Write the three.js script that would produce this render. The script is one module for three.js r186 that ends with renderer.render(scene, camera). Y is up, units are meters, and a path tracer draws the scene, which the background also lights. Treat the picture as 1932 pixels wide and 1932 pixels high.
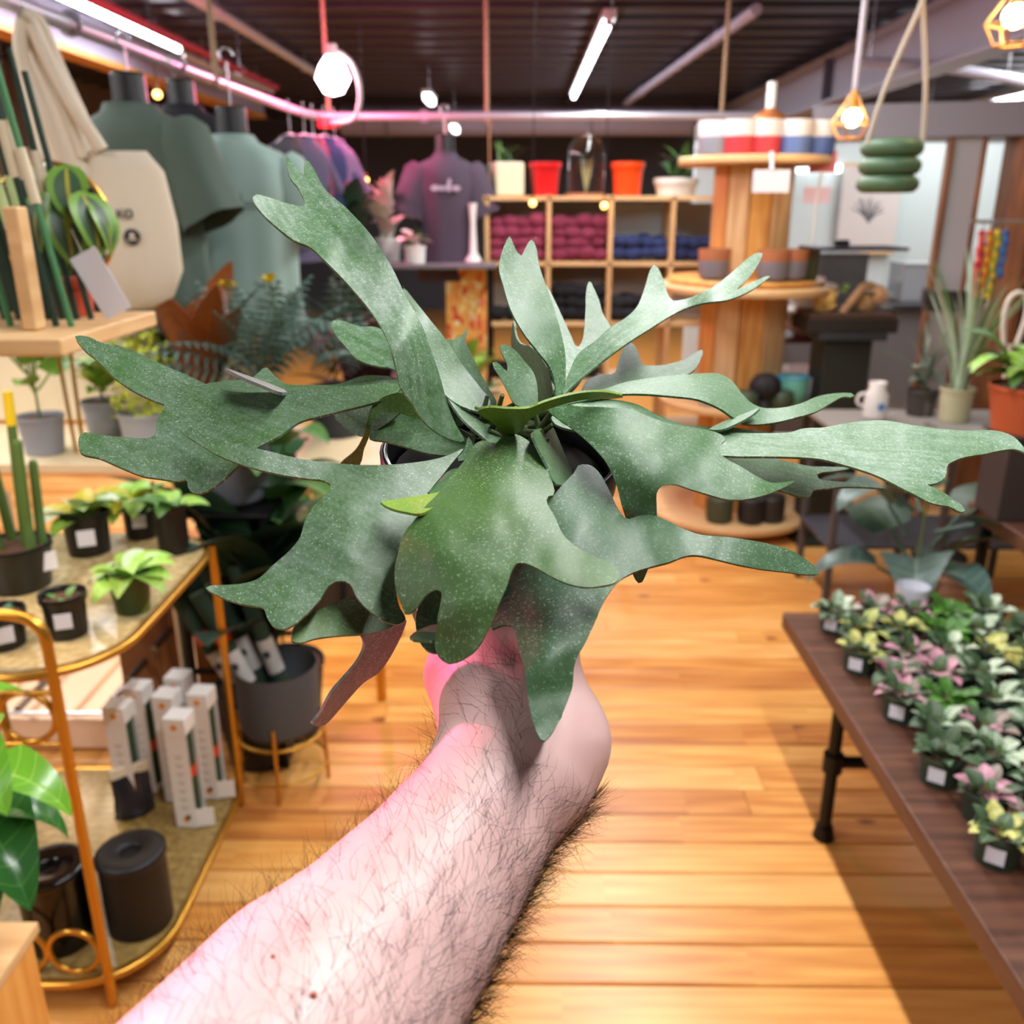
import * as THREE from 'three';
import { RoundedBoxGeometry } from 'three/addons/geometries/RoundedBoxGeometry.js';
import { mergeGeometries } from 'three/addons/utils/BufferGeometryUtils.js';
import { ImprovedNoise } from 'three/addons/math/ImprovedNoise.js';
import { RectAreaLightUniformsLib } from 'three/addons/lights/RectAreaLightUniformsLib.js';

RectAreaLightUniformsLib.init();
const scene = new THREE.Scene();
scene.background = new THREE.Color(0x000000);
const renderer = new THREE.WebGLRenderer();
renderer.toneMapping = THREE.LinearToneMapping;
renderer.toneMappingExposure = 1.32;
renderer.shadowMap.enabled = true;

// ---------- camera: a phone held at eye height, tipped down ----------
const F = 1700, SIZE = 1932, EYE = 1.55, PITCH = 18.8 * Math.PI / 180, YAW = 0.64 * Math.PI / 180;
const camera = new THREE.PerspectiveCamera(2 * Math.atan(SIZE / 2 / F) * 180 / Math.PI, 1, 0.02, 60);
camera.position.set(0, EYE, 0);
camera.rotation.order = 'YXZ';
camera.rotation.set(-PITCH, YAW, 0);
camera.updateMatrixWorld(true);
camera.focus = 0.44;
camera.userData.fStop = 9.5;

// ---------- ceiling tubes: [x, z of the middle, height, length] ----------
const TUBES = [
  [-2.5, -6.0, 2.62, 2.5], [-2.5, -2.9, 2.62, 2.5], [-2.5, 0.3, 2.62, 2.5],
  [0.55, -8.6, 2.66, 4.2], [0.5, -3.9, 2.62, 2.5], [0.5, -0.9, 2.62, 2.2],
  [3.3, -5.95, 2.62, 2.5], [5.2, -10.25, 2.62, 2.5], [2.6, -1.2, 2.62, 2.5],
];
const TUBE_POWER = 105, TUBE_COLOR = 0xf5f4f2;
const GROW_COLOR = 0xff5f92;

// ---------- helpers ----------
const V = (x = 0, y = 0, z = 0) => new THREE.Vector3(x, y, z);
let seed = 12345;
const rnd = () => { seed = (seed * 1664525 + 1013904223) >>> 0; return seed / 4294967296; };
const rr = (a, b) => a + (b - a) * rnd();
const noise = new ImprovedNoise();
const ray = (px, py) => V((px - SIZE / 2) / F, (SIZE / 2 - py) / F, -1).applyEuler(camera.rotation);
const at = (px, py, d) => ray(px, py).multiplyScalar(d).add(camera.position);            // d metres along the lens axis
const onY = (px, py, h) => { const r = ray(px, py); return r.multiplyScalar((h - EYE) / r.y).add(camera.position); };
const onZ = (px, py, z) => { const r = ray(px, py); return r.multiplyScalar(-z / r.z).add(camera.position); };
const inverse = camera.matrixWorld.clone().invert();
const pixel = (p) => { const q = p.clone().applyMatrix4(inverse); return [SIZE / 2 - q.x / q.z * F, SIZE / 2 + q.y / q.z * F]; };

const used = {};
const numbered = (n) => { const k = used[n] = (used[n] ?? -1) + 1; return k ? n + '_' + String(k).padStart(3, '0') : n; };
function tag(o, label, category, group, kind) {
  Object.assign(o.userData, { label, category });
  if (group) o.userData.group = group;
  if (kind) o.userData.kind = kind;
  return o;
}
function thing(name, label, category, pos = V(), turn = 0, group) {
  const o = new THREE.Group(); o.name = numbered(name); scene.add(o);
  o.position.copy(pos); o.rotation.y = turn;
  return tag(o, label, category, group);
}
function mesh(name, geo, mat, parent, pos, rot) {
  const o = new THREE.Mesh(geo, mat); o.name = parent ? name : numbered(name);
  if (pos) o.position.copy(pos);
  if (rot) o.rotation.set(...rot);
  (parent ?? scene).add(o);
  return o;
}
function structure(name, geo, mat, label, category) {
  const o = mesh(name, geo, mat); o.userData.kind = 'structure';
  if (label) Object.assign(o.userData, { label, category });
  return o;
}
const flat = (g) => { const o = g.index ? g.toNonIndexed() : g; for (const k of Object.keys(o.attributes)) if (!['position', 'normal', 'uv'].includes(k)) o.deleteAttribute(k); o.morphAttributes = {}; return o; };
const merge = (...gs) => mergeGeometries(gs.flat().map(flat));
const box = (w, h, d, x = 0, y = 0, z = 0, r = 0.004) => (r ? new RoundedBoxGeometry(w, h, d, 2, Math.min(r, w / 2.1, h / 2.1, d / 2.1)) : new THREE.BoxGeometry(w, h, d)).translate(x, y, z);
const cyl = (r1, r2, h, y = 0, seg = 24) => new THREE.CylinderGeometry(r2, r1, h, seg).translate(0, y + h / 2, 0);   // r1 at the foot
const lathe = (pts, seg = 28) => new THREE.LatheGeometry(pts.map(([x, y]) => new THREE.Vector2(x, y)), seg);
const tube = (pts, r, n = 24, rad = 7, closed = false) => new THREE.TubeGeometry(new THREE.CatmullRomCurve3(pts, closed), n, r, rad, closed);
function bar(a, b, r, r2 = r, seg = 8) {
  const d = b.clone().sub(a), g = new THREE.CylinderGeometry(r2, r, d.length(), seg);
  g.applyQuaternion(new THREE.Quaternion().setFromUnitVectors(V(0, 1, 0), d.clone().normalize()));
  return g.translate((a.x + b.x) / 2, (a.y + b.y) / 2, (a.z + b.z) / 2);
}
function loft(rings, seg = 24, caps = true, wob) {   // rings of {c: centre, u, v: half axes as vectors}
  const pos = [], uv = [], idx = [];
  rings.forEach((r, i) => {
    for (let k = 0; k <= seg; k++) {
      const a = k / seg * Math.PI * 2, p = r.c.clone().addScaledVector(r.u, Math.cos(a)).addScaledVector(r.v, Math.sin(a));
      if (wob) { const q = wob(k / seg, i / (rings.length - 1)); p.sub(r.c).multiplyScalar(1 + q).add(r.c); }
      pos.push(p.x, p.y, p.z); uv.push(k / seg, i / (rings.length - 1));
    }
  });
  for (let i = 0; i + 1 < rings.length; i++) for (let k = 0; k < seg; k++) { const a = i * (seg + 1) + k, b = a + seg + 1; idx.push(a, a + 1, b, b, a + 1, b + 1); }
  if (caps) for (const [i, s] of [[0, 1], [rings.length - 1, 0]]) {
    const n = pos.length / 3; pos.push(rings[i].c.x, rings[i].c.y, rings[i].c.z); uv.push(0.5, 0.5);
    for (let k = 0; k < seg; k++) { const a = i * (seg + 1) + k; s ? idx.push(n, a + 1, a) : idx.push(n, a, a + 1); }
  }
  const g = new THREE.BufferGeometry();
  g.setAttribute('position', new THREE.Float32BufferAttribute(pos, 3)); g.setAttribute('uv', new THREE.Float32BufferAttribute(uv, 2));
  g.setIndex(idx); g.computeVertexNormals(); return g;
}
const ring = (y, rx, rz, x = 0, z = 0) => ({ c: V(x, y, z), u: V(rx, 0, 0), v: V(0, 0, -rz) });
const uvBy = (g, s = 1) => { const u = g.attributes.uv; for (let i = 0; i < u.count; i++) u.setXY(i, u.getX(i) * s, u.getY(i) * s); return g; };
function boxUv(g, s = 1) {   // uv in metres from the face's own plane
  const p = g.attributes.position, n = g.attributes.normal, u = g.attributes.uv;
  for (let i = 0; i < p.count; i++) {
    const ax = Math.abs(n.getX(i)), ay = Math.abs(n.getY(i)), az = Math.abs(n.getZ(i));
    if (ay >= ax && ay >= az) u.setXY(i, p.getX(i) * s, p.getZ(i) * s); else if (ax >= az) u.setXY(i, p.getZ(i) * s, p.getY(i) * s); else u.setXY(i, p.getX(i) * s, p.getY(i) * s);
  }
  return g;
}

const upright = (g) => { const u = boxUv(g).attributes.uv; for (let i = 0; i < u.count; i++) u.setXY(i, u.getY(i), u.getX(i)); return g; };   // grain runs upwards

// ---------- materials ----------
const mats = {};
function M(color, rough = 0.6, o = {}) {
  const k = color + '|' + rough + '|' + JSON.stringify(o);
  return mats[k] ??= new THREE.MeshPhysicalMaterial({ color, roughness: rough, side: THREE.DoubleSide, ...o });
}
function canvas(w, h, draw, color = true) {
  const c = document.createElement('canvas'); c.width = w; c.height = h;
  draw(c.getContext('2d'), w, h);
  const t = new THREE.CanvasTexture(c); t.wrapS = t.wrapT = THREE.RepeatWrapping;
  if (color) t.colorSpace = THREE.SRGBColorSpace;
  return t;
}
function data(w, h, f, color = true) {
  const a = new Uint8Array(w * h * 4);
  for (let y = 0; y < h; y++) for (let x = 0; x < w; x++) { const c = f(x / w, y / h, x, y), i = (y * w + x) * 4; a[i] = c[0]; a[i + 1] = c[1]; a[i + 2] = c[2]; a[i + 3] = 255; }
  const t = new THREE.DataTexture(a, w, h); t.wrapS = t.wrapT = THREE.RepeatWrapping; t.magFilter = THREE.LinearFilter; t.minFilter = THREE.LinearMipmapLinearFilter; t.generateMipmaps = true;
  if (color) t.colorSpace = THREE.SRGBColorSpace;
  t.needsUpdate = true; return t;
}
const mix3 = (a, b, t) => [a[0] + (b[0] - a[0]) * t, a[1] + (b[1] - a[1]) * t, a[2] + (b[2] - a[2]) * t];
const pn = (x, y, z, p) => { // noise that repeats every p
  const f = (a, b) => noise.noise(a, b, z), tx = x / p, ty = y / p;
  return f(x, y) * (1 - tx) * (1 - ty) + f(x - p, y) * tx * (1 - ty) + f(x, y - p) * (1 - tx) * ty + f(x - p, y - p) * tx * ty;
};
function woodTexture(light, dark, streak, z, knots = 0) {   // grain runs along u; one tile is 1 m by 1 m
  const ks = []; for (let i = 0; i < knots; i++) ks.push([rnd(), rnd(), rr(0.006, 0.013)]);
  return data(512, 512, (u, v) => {
    const a = pn(u * 4, v * 40, z, 40), g = pn(u * 3, v * 90, z + 5, 90) * 0.6 + pn(u * 10, v * 30, z + 9, 30) * 0.4;
    let t = Math.min(1, Math.max(0, 0.45 + a * 0.9 * streak + g * 0.5 * streak));
    let c = mix3(light, dark, t);
    for (const [kx, ky, kr] of ks) { const d = Math.hypot((u - kx) * 0.5, v - ky) / kr; if (d < 1.6) c = mix3([128, 70, 30], c, Math.min(1, Math.max(0, (d - 0.4) / 1.2))); }
    return c;
  });
}
const pineTex = [0, 1, 2, 3].map((i) => woodTexture([[236, 178, 98], [228, 164, 84], [240, 188, 112], [216, 148, 74]][i], [[206, 136, 62], [192, 120, 52], [214, 150, 78], [176, 104, 46]][i], 1, i * 3.7 + 0.3, 2));
const pine = pineTex.map((map) => new THREE.MeshPhysicalMaterial({ map, roughness: 0.38, clearcoat: 0.22, clearcoatRoughness: 0.28, side: THREE.DoubleSide }));
const paleWood = new THREE.MeshPhysicalMaterial({ map: woodTexture([226, 190, 140], [196, 150, 98], 0.9, 21), roughness: 0.55, side: THREE.DoubleSide });
const honeyWood = new THREE.MeshPhysicalMaterial({ map: woodTexture([222, 166, 92], [190, 122, 54], 1, 27), roughness: 0.5, side: THREE.DoubleSide });
const darkWood = new THREE.MeshPhysicalMaterial({ map: woodTexture([108, 70, 52], [66, 40, 30], 1, 33), roughness: 0.42, side: THREE.DoubleSide });
const brownWood = new THREE.MeshPhysicalMaterial({ map: woodTexture([150, 98, 56], [98, 58, 32], 1.1, 39), roughness: 0.6, side: THREE.DoubleSide });
const gold = M(0xc9963c, 0.32, { metalness: 0.9 });
const steel = M(0xc4c6cc, 0.3, { metalness: 0.85 });
const blackMetal = M(0x0e0d10, 0.45, { metalness: 0.4 });
const blackPlastic = M(0x08080a, 0.38);
const soil = M(0x4a3022, 0.95);
const white = M(0xe9e7e4, 0.5);
const paper = M(0xdcdce6, 0.75);
const glass = M(0xffffff, 0.04, { transmission: 1, thickness: 0, ior: 1.45 });

// ---------- leaves and pots ----------
const shapes = {
  ovate: (t) => Math.pow(Math.sin(Math.PI * Math.pow(t, 0.7)), 0.85), lance: (t) => Math.pow(Math.sin(Math.PI * Math.pow(t, 0.62)), 1.1),
  strap: (t) => Math.min(1, t * 9 + 0.35) * Math.pow(1 - t, 0.32), heart: (t) => Math.pow(Math.max(0, 1 - t), 0.75) * Math.min(1, 0.55 + t * 2.6) * 1.15,
  round: (t) => Math.sqrt(Math.max(0, 1 - (2 * t - 1) ** 2)),
};
function leafGeo({ len = 0.1, w = 0.05, shape = 'ovate', up = 0.5, droop = 1.2, fold = 0.25, wave = 0, stalk = 0, nu = 4, nv = 8 } = {}) {
  const pos = [], uv = [], idx = []; let y = 0, z = 0;
  const f = shapes[shape];
  for (let j = 0; j <= nv; j++) {
    const t = j / nv, a = up - droop * t, half = Math.max(0.0004, w / 2 * f(t));
    if (j) { y += Math.sin(a) * len / nv; z += Math.cos(a) * len / nv; }
    for (let i = 0; i <= nu; i++) {
      const s = i / nu * 2 - 1, lift = Math.abs(s) * half * fold + wave * half * Math.sin(t * 9 + (s > 0 ? 1 : 0)) * Math.abs(s);
      pos.push(s * half, y + lift * Math.cos(a), z - lift * Math.sin(a)); uv.push(i / nu, t);
    }
  }
  for (let j = 0; j < nv; j++) for (let i = 0; i < nu; i++) { const a = j * (nu + 1) + i, b = a + nu + 1; idx.push(a, b, a + 1, b, b + 1, a + 1); }
  const g = new THREE.BufferGeometry();
  g.setAttribute('position', new THREE.Float32BufferAttribute(pos, 3)); g.setAttribute('uv', new THREE.Float32BufferAttribute(uv, 2));
  g.setIndex(idx); g.computeVertexNormals();
  return stalk ? merge(g.translate(0, Math.sin(up) * stalk, Math.cos(up) * stalk), bar(V(), V(0, Math.sin(up) * stalk, Math.cos(up) * stalk), w * 0.04, w * 0.03, 5)) : g;
}
const potGeo = (rt, rb, h, lip = 0.004, lipH = 0.014) => lathe([[0, 0], [rb, 0], [rb + 0.001, 0.002], [rt - lip, h - lipH], [rt, h - lipH + 0.001], [rt, h], [rt - 0.003, h], [rt - lip - 0.003, h - 0.012], [rb - 0.003, 0.004]], 28);
function veins(base, vein, n = 6, width = 3, edge) {
  return canvas(128, 256, (c, w, h) => {
    c.fillStyle = base; c.fillRect(0, 0, w, h);
    if (edge) { c.fillStyle = edge; c.fillRect(0, 0, w * 0.16, h); c.fillRect(w * 0.84, 0, w * 0.16, h); }
    c.strokeStyle = vein; c.lineWidth = width * 1.5; c.beginPath(); c.moveTo(w / 2, 0); c.lineTo(w / 2, h); c.stroke(); c.lineWidth = width;
    for (let i = 0; i < n; i++) for (const s of [-1, 1]) { const y = h * (0.04 + 0.86 * i / n); c.beginPath(); c.moveTo(w / 2, y); c.quadraticCurveTo(w / 2 + s * w * 0.3, y + h * 0.03, w / 2 + s * w * 0.5, y + h * 0.13); c.stroke(); }
  });
}
const leafMat = (map, rough = 0.5) => new THREE.MeshPhysicalMaterial({ map, roughness: rough, side: THREE.DoubleSide, transmission: 0.15, thickness: 0 });
// a thing made of a pot, soil and single leaves
function pottedPlant(name, label, cat, pos, { rt = 0.05, rb = 0.036, h = 0.08, pot = blackPlastic, leaves = 12, geos, mats: lm, tilt = [0.1, 0.8], size = [0.7, 1.1], spread = 0.4, base = 0, group, part = 'leaf', tagged = false, stem = 0, turn = 0 } = {}) {
  const o = thing(name, label, cat, pos, turn, group);
  if (h) { mesh('pot', potGeo(rt, rb, h), pot, o); mesh('soil', cyl(rt * 0.85, rt * 0.9, 0.01, h - 0.022, 20), soil, o); }
  if (tagged) mesh('price_tag', box(rt * 0.7, rt * 0.7, 0.002, 0, h * 0.5, (rt + rb) / 2 + 0.001, 0.0005), paper, o, V(), [0, tagged === true ? -0.7 : tagged, 0]);
  if (stem) mesh('stem', bar(V(0, h - 0.02, 0), V(0, h + stem, 0), 0.004, 0.003, 6), M(0x5a6b2c, 0.7), o);
  for (let i = 0; i < leaves; i++) {
    const l = mesh(part, geos[i % geos.length], lm[(i * 7 + (i >> 2)) % lm.length], o), a = i * 2.39996 + rr(-0.3, 0.3), r = rt * spread * Math.sqrt(i / leaves);
    l.position.set(Math.sin(a) * r, h - 0.015 + base + (stem ? stem * (0.25 + 0.75 * i / leaves) : 0), Math.cos(a) * r);
    l.rotation.order = 'YXZ'; l.rotation.set(-rr(...tilt), a, rr(-0.25, 0.25)); l.scale.setScalar(rr(...size));
  }
  return o;
}

// ================= the room =================
const X0 = -4.6, X1 = 5.6, ZB = -14.5, ZF = 2.6, TOP = 2.9;
const floor = structure('floor', boxUv(box(X1 - X0, 0.12, ZF - ZB, (X0 + X1) / 2, -0.078, (ZF + ZB) / 2, 0)), pine[1], 'honey pine floorboards laid crosswise through the shop', 'floor');
{ // boards laid crosswise, one mesh each
  const w = 0.112, h = 0.018, b = 0.004, prof = [[-w / 2 + 0.0018, 0], [-w / 2 + 0.0018, h - b], [-w / 2 + 0.0018 + b, h], [w / 2 - 0.0018 - b, h], [w / 2 - 0.0018, h - b], [w / 2 - 0.0018, 0]];
  const board = (len, uo, vo) => {
    const pos = [], uv = [], quad = (a, b2, c, d) => { for (const p of [a, b2, c, a, c, d]) { pos.push(...p); uv.push(p[0] + uo, p[2] + vo); } };
    for (let k = 0; k < 5; k++) { const [z0, y0] = prof[k], [z1, y1] = prof[k + 1]; quad([0, y0, z0], [0, y1, z1], [len, y1, z1], [len, y0, z0]); }
    for (const x of [0, len]) quad([x, 0, prof[0][0]], [x, h, prof[2][0]], [x, h, prof[3][0]], [x, 0, prof[5][0]]);
    const g = new THREE.BufferGeometry(); g.setAttribute('position', new THREE.Float32BufferAttribute(pos, 3)); g.setAttribute('uv', new THREE.Float32BufferAttribute(uv, 2)); g.computeVertexNormals(); return g;
  };
  const cuts = [1.35, 1.9, 2.4, 2.9];
  const shared = cuts.map((len) => [0, 1, 2].map((k) => board(len - 0.0018, k * 0.37 + len, k * 0.29)));
  for (let i = 0; i < 56; i++) {
    const z = -0.86 - i * w; let x = -2.9 + ((i * 0.618) % 1) * -1.6;
    for (let n = 0; x < 3.2 && n < 6; n++) {
      const c = Math.floor(rnd() * 4);
      mesh('floorboard', shared[c][Math.floor(rnd() * 3)], pine[[0, 1, 2, 0, 2, 3, 1, 0][Math.floor(rnd() * 8)]], floor, V(x, -0.018, z));
      x += cuts[c];
    }
  }
}
structure('wall_left', box(0.15, TOP + 0.2, ZF - ZB, X0 - 0.075, TOP / 2, (ZF + ZB) / 2, 0), M(0x6e6252, 0.8), 'brown side wall behind the plant racks', 'wall');
structure('wall_right', box(0.15, TOP + 0.2, ZF - ZB, X1 + 0.075, TOP / 2, (ZF + ZB) / 2, 0), M(0x8c8f8f, 0.8), 'pale side wall beyond the counter', 'wall');
structure('wall_back', box(X1 - X0, TOP + 0.2, 0.15, (X0 + X1) / 2, TOP / 2, ZB - 0.075, 0), M(0x4a4a50, 0.8), 'dim end wall far behind the shelves', 'wall');
structure('wall_front', box(X1 - X0, TOP + 0.2, 0.15, (X0 + X1) / 2, TOP / 2, ZF + 0.075, 0), M(0x7a756c, 0.8), 'plain wall behind the photographer', 'wall');
const ceilingMat = M(0x2b2930, 0.42), joistMat = M(0x3a363d, 0.4);
const ceiling = structure('ceiling', box(X1 - X0 + 0.3, 0.12, ZF - ZB + 0.3, (X0 + X1) / 2, TOP + 0.06, (ZF + ZB) / 2, 0), ceilingMat, 'dark painted joist ceiling over the shop', 'ceiling');
{ const g = box(X1 - X0, 0.14, 0.2, (X0 + X1) / 2, 0, 0, 0.012); for (let i = 0; i < 30; i++) mesh('joist', g, joistMat, ceiling, V(0, TOP - 0.07, -2.6 - i * 0.41)); }
// long steel beam that runs down the shop
{
  const beam = thing('steel_beam', 'grey steel beam running down the ceiling above the hanging planter', 'beam', V(2.5, 0, 0)); beam.userData.kind = 'structure';
  const grey = M(0x9a98a4, 0.55);
  mesh('web', box(0.03, 0.36, 14, 0, 2.5, -7.2, 0.003), grey, beam);
  mesh('flange', box(0.2, 0.03, 14, 0, 2.33, -7.2, 0.004), grey, beam); mesh('flange', box(0.2, 0.03, 14, 0, 2.67, -7.2, 0.004), grey, beam);
  for (const z of [-4.6, -8.0]) mesh('stiffener', box(0.18, 0.33, 0.02, 0, 2.5, z, 0.002), M(0x4e4c55, 0.6), beam);
}
{
  const beam = thing('roof_beam', 'white painted roof beam with wooden lower edge above the hanging shirts', 'beam', V(-3.0, 0, 0)); beam.userData.kind = 'structure';
  mesh('web', box(0.14, 0.34, 9, 0, 2.69, -6.6, 0.004), M(0xa9a7bc, 0.6), beam);
  mesh('flange', box(0.18, 0.04, 9, 0, 2.5, -6.6, 0.004), honeyWood, beam);
}
{
  const b = thing('duct', 'wide lilac grey duct crossing the far end under the ceiling', 'duct', V(0, 2.5, -11.6));
  mesh('duct_body', new THREE.CylinderGeometry(0.17, 0.17, 4.4, 24).rotateZ(Math.PI / 2).translate(0.05, 0, 0), M(0x8f8798, 0.45), b);
  for (const x of [-1.6, -0.4, 0.8, 2.0]) mesh('duct_joint', new THREE.CylinderGeometry(0.18, 0.18, 0.05, 24).rotateZ(Math.PI / 2).translate(x, 0, 0), M(0x77707f, 0.45), b);
}
// tubes: a housing, a glowing tube and the light it gives
TUBES.forEach(([x, z, y, len], i) => {
  const names = ['fluorescent tube above the green shirts', 'fluorescent tube over the plant cart', 'fluorescent tube behind the cart, out of sight', 'long fluorescent tube in the middle of the dark ceiling', 'fluorescent tube over the aisle', 'fluorescent tube over the photographer', 'fluorescent tube beside the steel beam, lower one', 'fluorescent tube beside the steel beam, farther one', 'fluorescent tube above the small pots table'];
  const t = thing('ceiling_tube', 'white ' + names[i], 'light', V(x, y, z), 0, 'ceiling tubes');
  mesh('housing', box(0.09, 0.05, len + 0.1, 0, 0.05, 0, 0.006), M(0xd8d8dc, 0.5), t);
  mesh('tube', new THREE.CylinderGeometry(0.019, 0.019, len, 12).rotateX(Math.PI / 2), M(0xffffff, 0.4, { emissive: 0xf2f4ff, emissiveIntensity: 18 }), t);
  for (const s of [-1, 1]) mesh('end_cap', box(0.05, 0.06, 0.03, 0, 0.01, s * len / 2, 0.005), M(0xc8c8cc, 0.5), t);
  mesh('hanger_wire', merge(bar(V(0, 0.07, -len / 3), V(0, 0.3, -len / 3), 0.003), bar(V(0, 0.07, len / 3), V(0, 0.3, len / 3), 0.003)), steel, t);
  const l = new THREE.RectAreaLight(TUBE_COLOR, TUBE_POWER, 0.06, len);
  l.position.set(x, y - 0.025, z); l.rotation.x = -Math.PI / 2; scene.add(l);
});
// far tubes, seen as small bright dots and dashes
for (const [px, py, z, len, d] of [[810, 187, 9.2, 0.5, 'above the grey shirt'], [858, 243, 11, 0.5, 'past the grey shirt, under the duct'], [1072, 238, 12, 0.6, 'over the glass cloche'], [1470, 214, 13, 1.0, 'behind the striped cups'], [1750, 243, 9, 1.6, 'behind the green hanging planter']]) {
  const p = onZ(px, py, z), t = thing('distant_tube', 'small far fluorescent tube ' + d, 'light', p, 0, 'far ceiling tubes');
  const g = len > 0.7 ? [len, 0.04, 0.04] : [0.07, 0.07, len];
  mesh('housing', box(g[0] + 0.02, 0.03, g[2] + 0.02, 0, 0.04, 0, 0.004), M(0xd8d8dc, 0.5), t);
  mesh('tube', box(...g, 0, 0, 0, 0.018), M(0xffffff, 0.4, { emissive: 0xf2f4ff, emissiveIntensity: 5 }), t);
  mesh('hanger_wire', bar(V(0, 0.05, 0), V(0, TOP - p.y, 0), 0.004), steel, t);
}
// hanging rail frame over the clothes
{
  const r = thing('hanging_rail', 'galvanised pipe rail hung on ropes above the clothes and shelves', 'rail');
  const h = 2.02, pts = [V(-1.3, h, -0.7), V(-1.25, h, -2.6), V(-1.17, h, -5.32), V(-1.13, h, -5.42), V(-1.03, h, -5.45), V(0.2, h, -5.45), V(1.3, h, -5.45)];
  mesh('pipe', tube(pts, 0.022, 60, 10), M(0xc3c0cc, 0.35, { metalness: 0.6 }), r);
  for (const [x, z] of [[-1.21, -3.9], [-1.08, -5.45], [-0.2, -5.45], [1.1, -5.45]]) mesh('rope', bar(V(x, h - 0.03, z), V(x, TOP - 0.02, z), 0.012), M(0x9c8468, 0.9), r);
  for (const [x, z] of [[-1.24, -2.75], [-1.22, -3.5], [-0.55, -5.45]]) mesh('coupling', new THREE.TorusGeometry(0.027, 0.008, 8, 16).translate(x, h, z), M(0x8d8a94, 0.4, { metalness: 0.6 }), r);
}
function ceilingPipe(name, label, a, b, r, mat, cat = 'pipe') { const o = thing(name, label, cat); mesh('pipe_run', bar(a, b, r), mat, o); for (const t of [0.2, 0.8]) { const p = a.clone().lerp(b, t); mesh('pipe_clip', new THREE.TorusGeometry(r * 1.2, 0.006, 6, 14).translate(p.x, p.y, p.z), steel, o); mesh('hanger_wire', bar(p, V(p.x, TOP, p.z), 0.003), steel, o); } return o; }
ceilingPipe('sprinkler_pipe', 'red sprinkler pipe beneath the ceiling over the shirts', V(-2.28, 2.58, -3.8), V(-2.1, 2.5, -8.4), 0.028, M(0xa0283c, 0.45));
ceilingPipe('conduit', 'pale conduit rail beside the tube above the shirts', V(-2.5, 2.6, -7.3), V(-2.45, 2.6, -9.6), 0.03, M(0xb9b2ae, 0.5));
ceilingPipe('conduit', 'pale conduit rail ending near the bright grow bulb', V(-1.9, 2.68, -5.5), V(-1.87, 2.68, -9.3), 0.034, M(0xb9b5b4, 0.5));
ceilingPipe('conduit', 'lilac conduit slanting away beside the long middle tube', V(1.42, 2.68, -6.2), V(1.2, 2.68, -11.5), 0.036, M(0xb5b0c4, 0.5));
{
  const o = thing('bent_conduit', 'bowed white conduit crossing behind the geometric pendant', 'pipe');
  mesh('pipe_run', tube([onZ(1620, 117, 6.2), onZ(1720, 122, 6.2), onZ(1830, 135, 6.2), onZ(1990, 165, 6.2)], 0.03, 30, 8), M(0xb9b7c4, 0.5), o);
  for (const px of [1640, 1900]) { const p = onZ(px, px < 1700 ? 117 : 148, 6.2); mesh('hanger_wire', bar(p, V(p.x, TOP, p.z), 0.004), steel, o); }
}
// row of small beige junction boxes along the middle of the ceiling
[[858, 12, 7.2], [858, 42, 7.6], [885, 60, 8.0], [872, 78, 8.6], [895, 95, 9.2], [885, 116, 10], [900, 132, 11]].forEach(([px, py, z], i) => {
  const p = onZ(px, py, z), o = thing('junction_box', 'small beige ceiling box, number ' + ['one', 'two', 'three', 'four', 'five', 'six', 'seven'][i] + ' of the row counted from the top edge', 'box', p, 0, 'ceiling boxes');
  mesh('box_body', box(0.13, 0.1, 0.1, 0, 0, 0, 0.012), M(0x7b6a5c, 0.7), o); mesh('mount', bar(V(0, 0.04, 0), V(0, TOP - p.y, 0), 0.012), blackMetal, o);
});

// ================= the held staghorn fern =================
function spline(ctrl) {   // thin-plate spline through [x, y, d]
  const n = ctrl.length, N = n + 3, A = [], s = 1 / 400;
  const U = (dx, dy) => { const r2 = (dx * dx + dy * dy) * s * s; return r2 < 1e-9 ? 0 : r2 * Math.log(r2); };
  for (let i = 0; i < N; i++) {
    const row = new Array(N + 1).fill(0);
    if (i < n) { for (let j = 0; j < n; j++) row[j] = U(ctrl[i][0] - ctrl[j][0], ctrl[i][1] - ctrl[j][1]) + (i === j ? 1e-4 : 0); row[n] = 1; row[n + 1] = ctrl[i][0] * s; row[n + 2] = ctrl[i][1] * s; row[N] = ctrl[i][2]; }
    else for (let j = 0; j < n; j++) row[j] = i === n ? 1 : i === n + 1 ? ctrl[j][0] * s : ctrl[j][1] * s;
    A.push(row);
  }
  for (let c = 0; c < N; c++) {
    let p = c; for (let r = c + 1; r < N; r++) if (Math.abs(A[r][c]) > Math.abs(A[p][c])) p = r;
    [A[c], A[p]] = [A[p], A[c]]; if (Math.abs(A[c][c]) < 1e-12) A[c][c] = 1e-12;
    for (let r = 0; r < N; r++) if (r !== c) { const f = A[r][c] / A[c][c]; if (f) for (let k = c; k <= N; k++) A[r][k] -= f * A[c][k]; }
  }
  const w = A.map((r, i) => r[N] / r[i]);
  return (x, y) => { let v = w[n] + w[n + 1] * x * s + w[n + 2] * y * s; for (let i = 0; i < n; i++) v += w[i] * U(x - ctrl[i][0], y - ctrl[i][1]); return v; };
}
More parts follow.
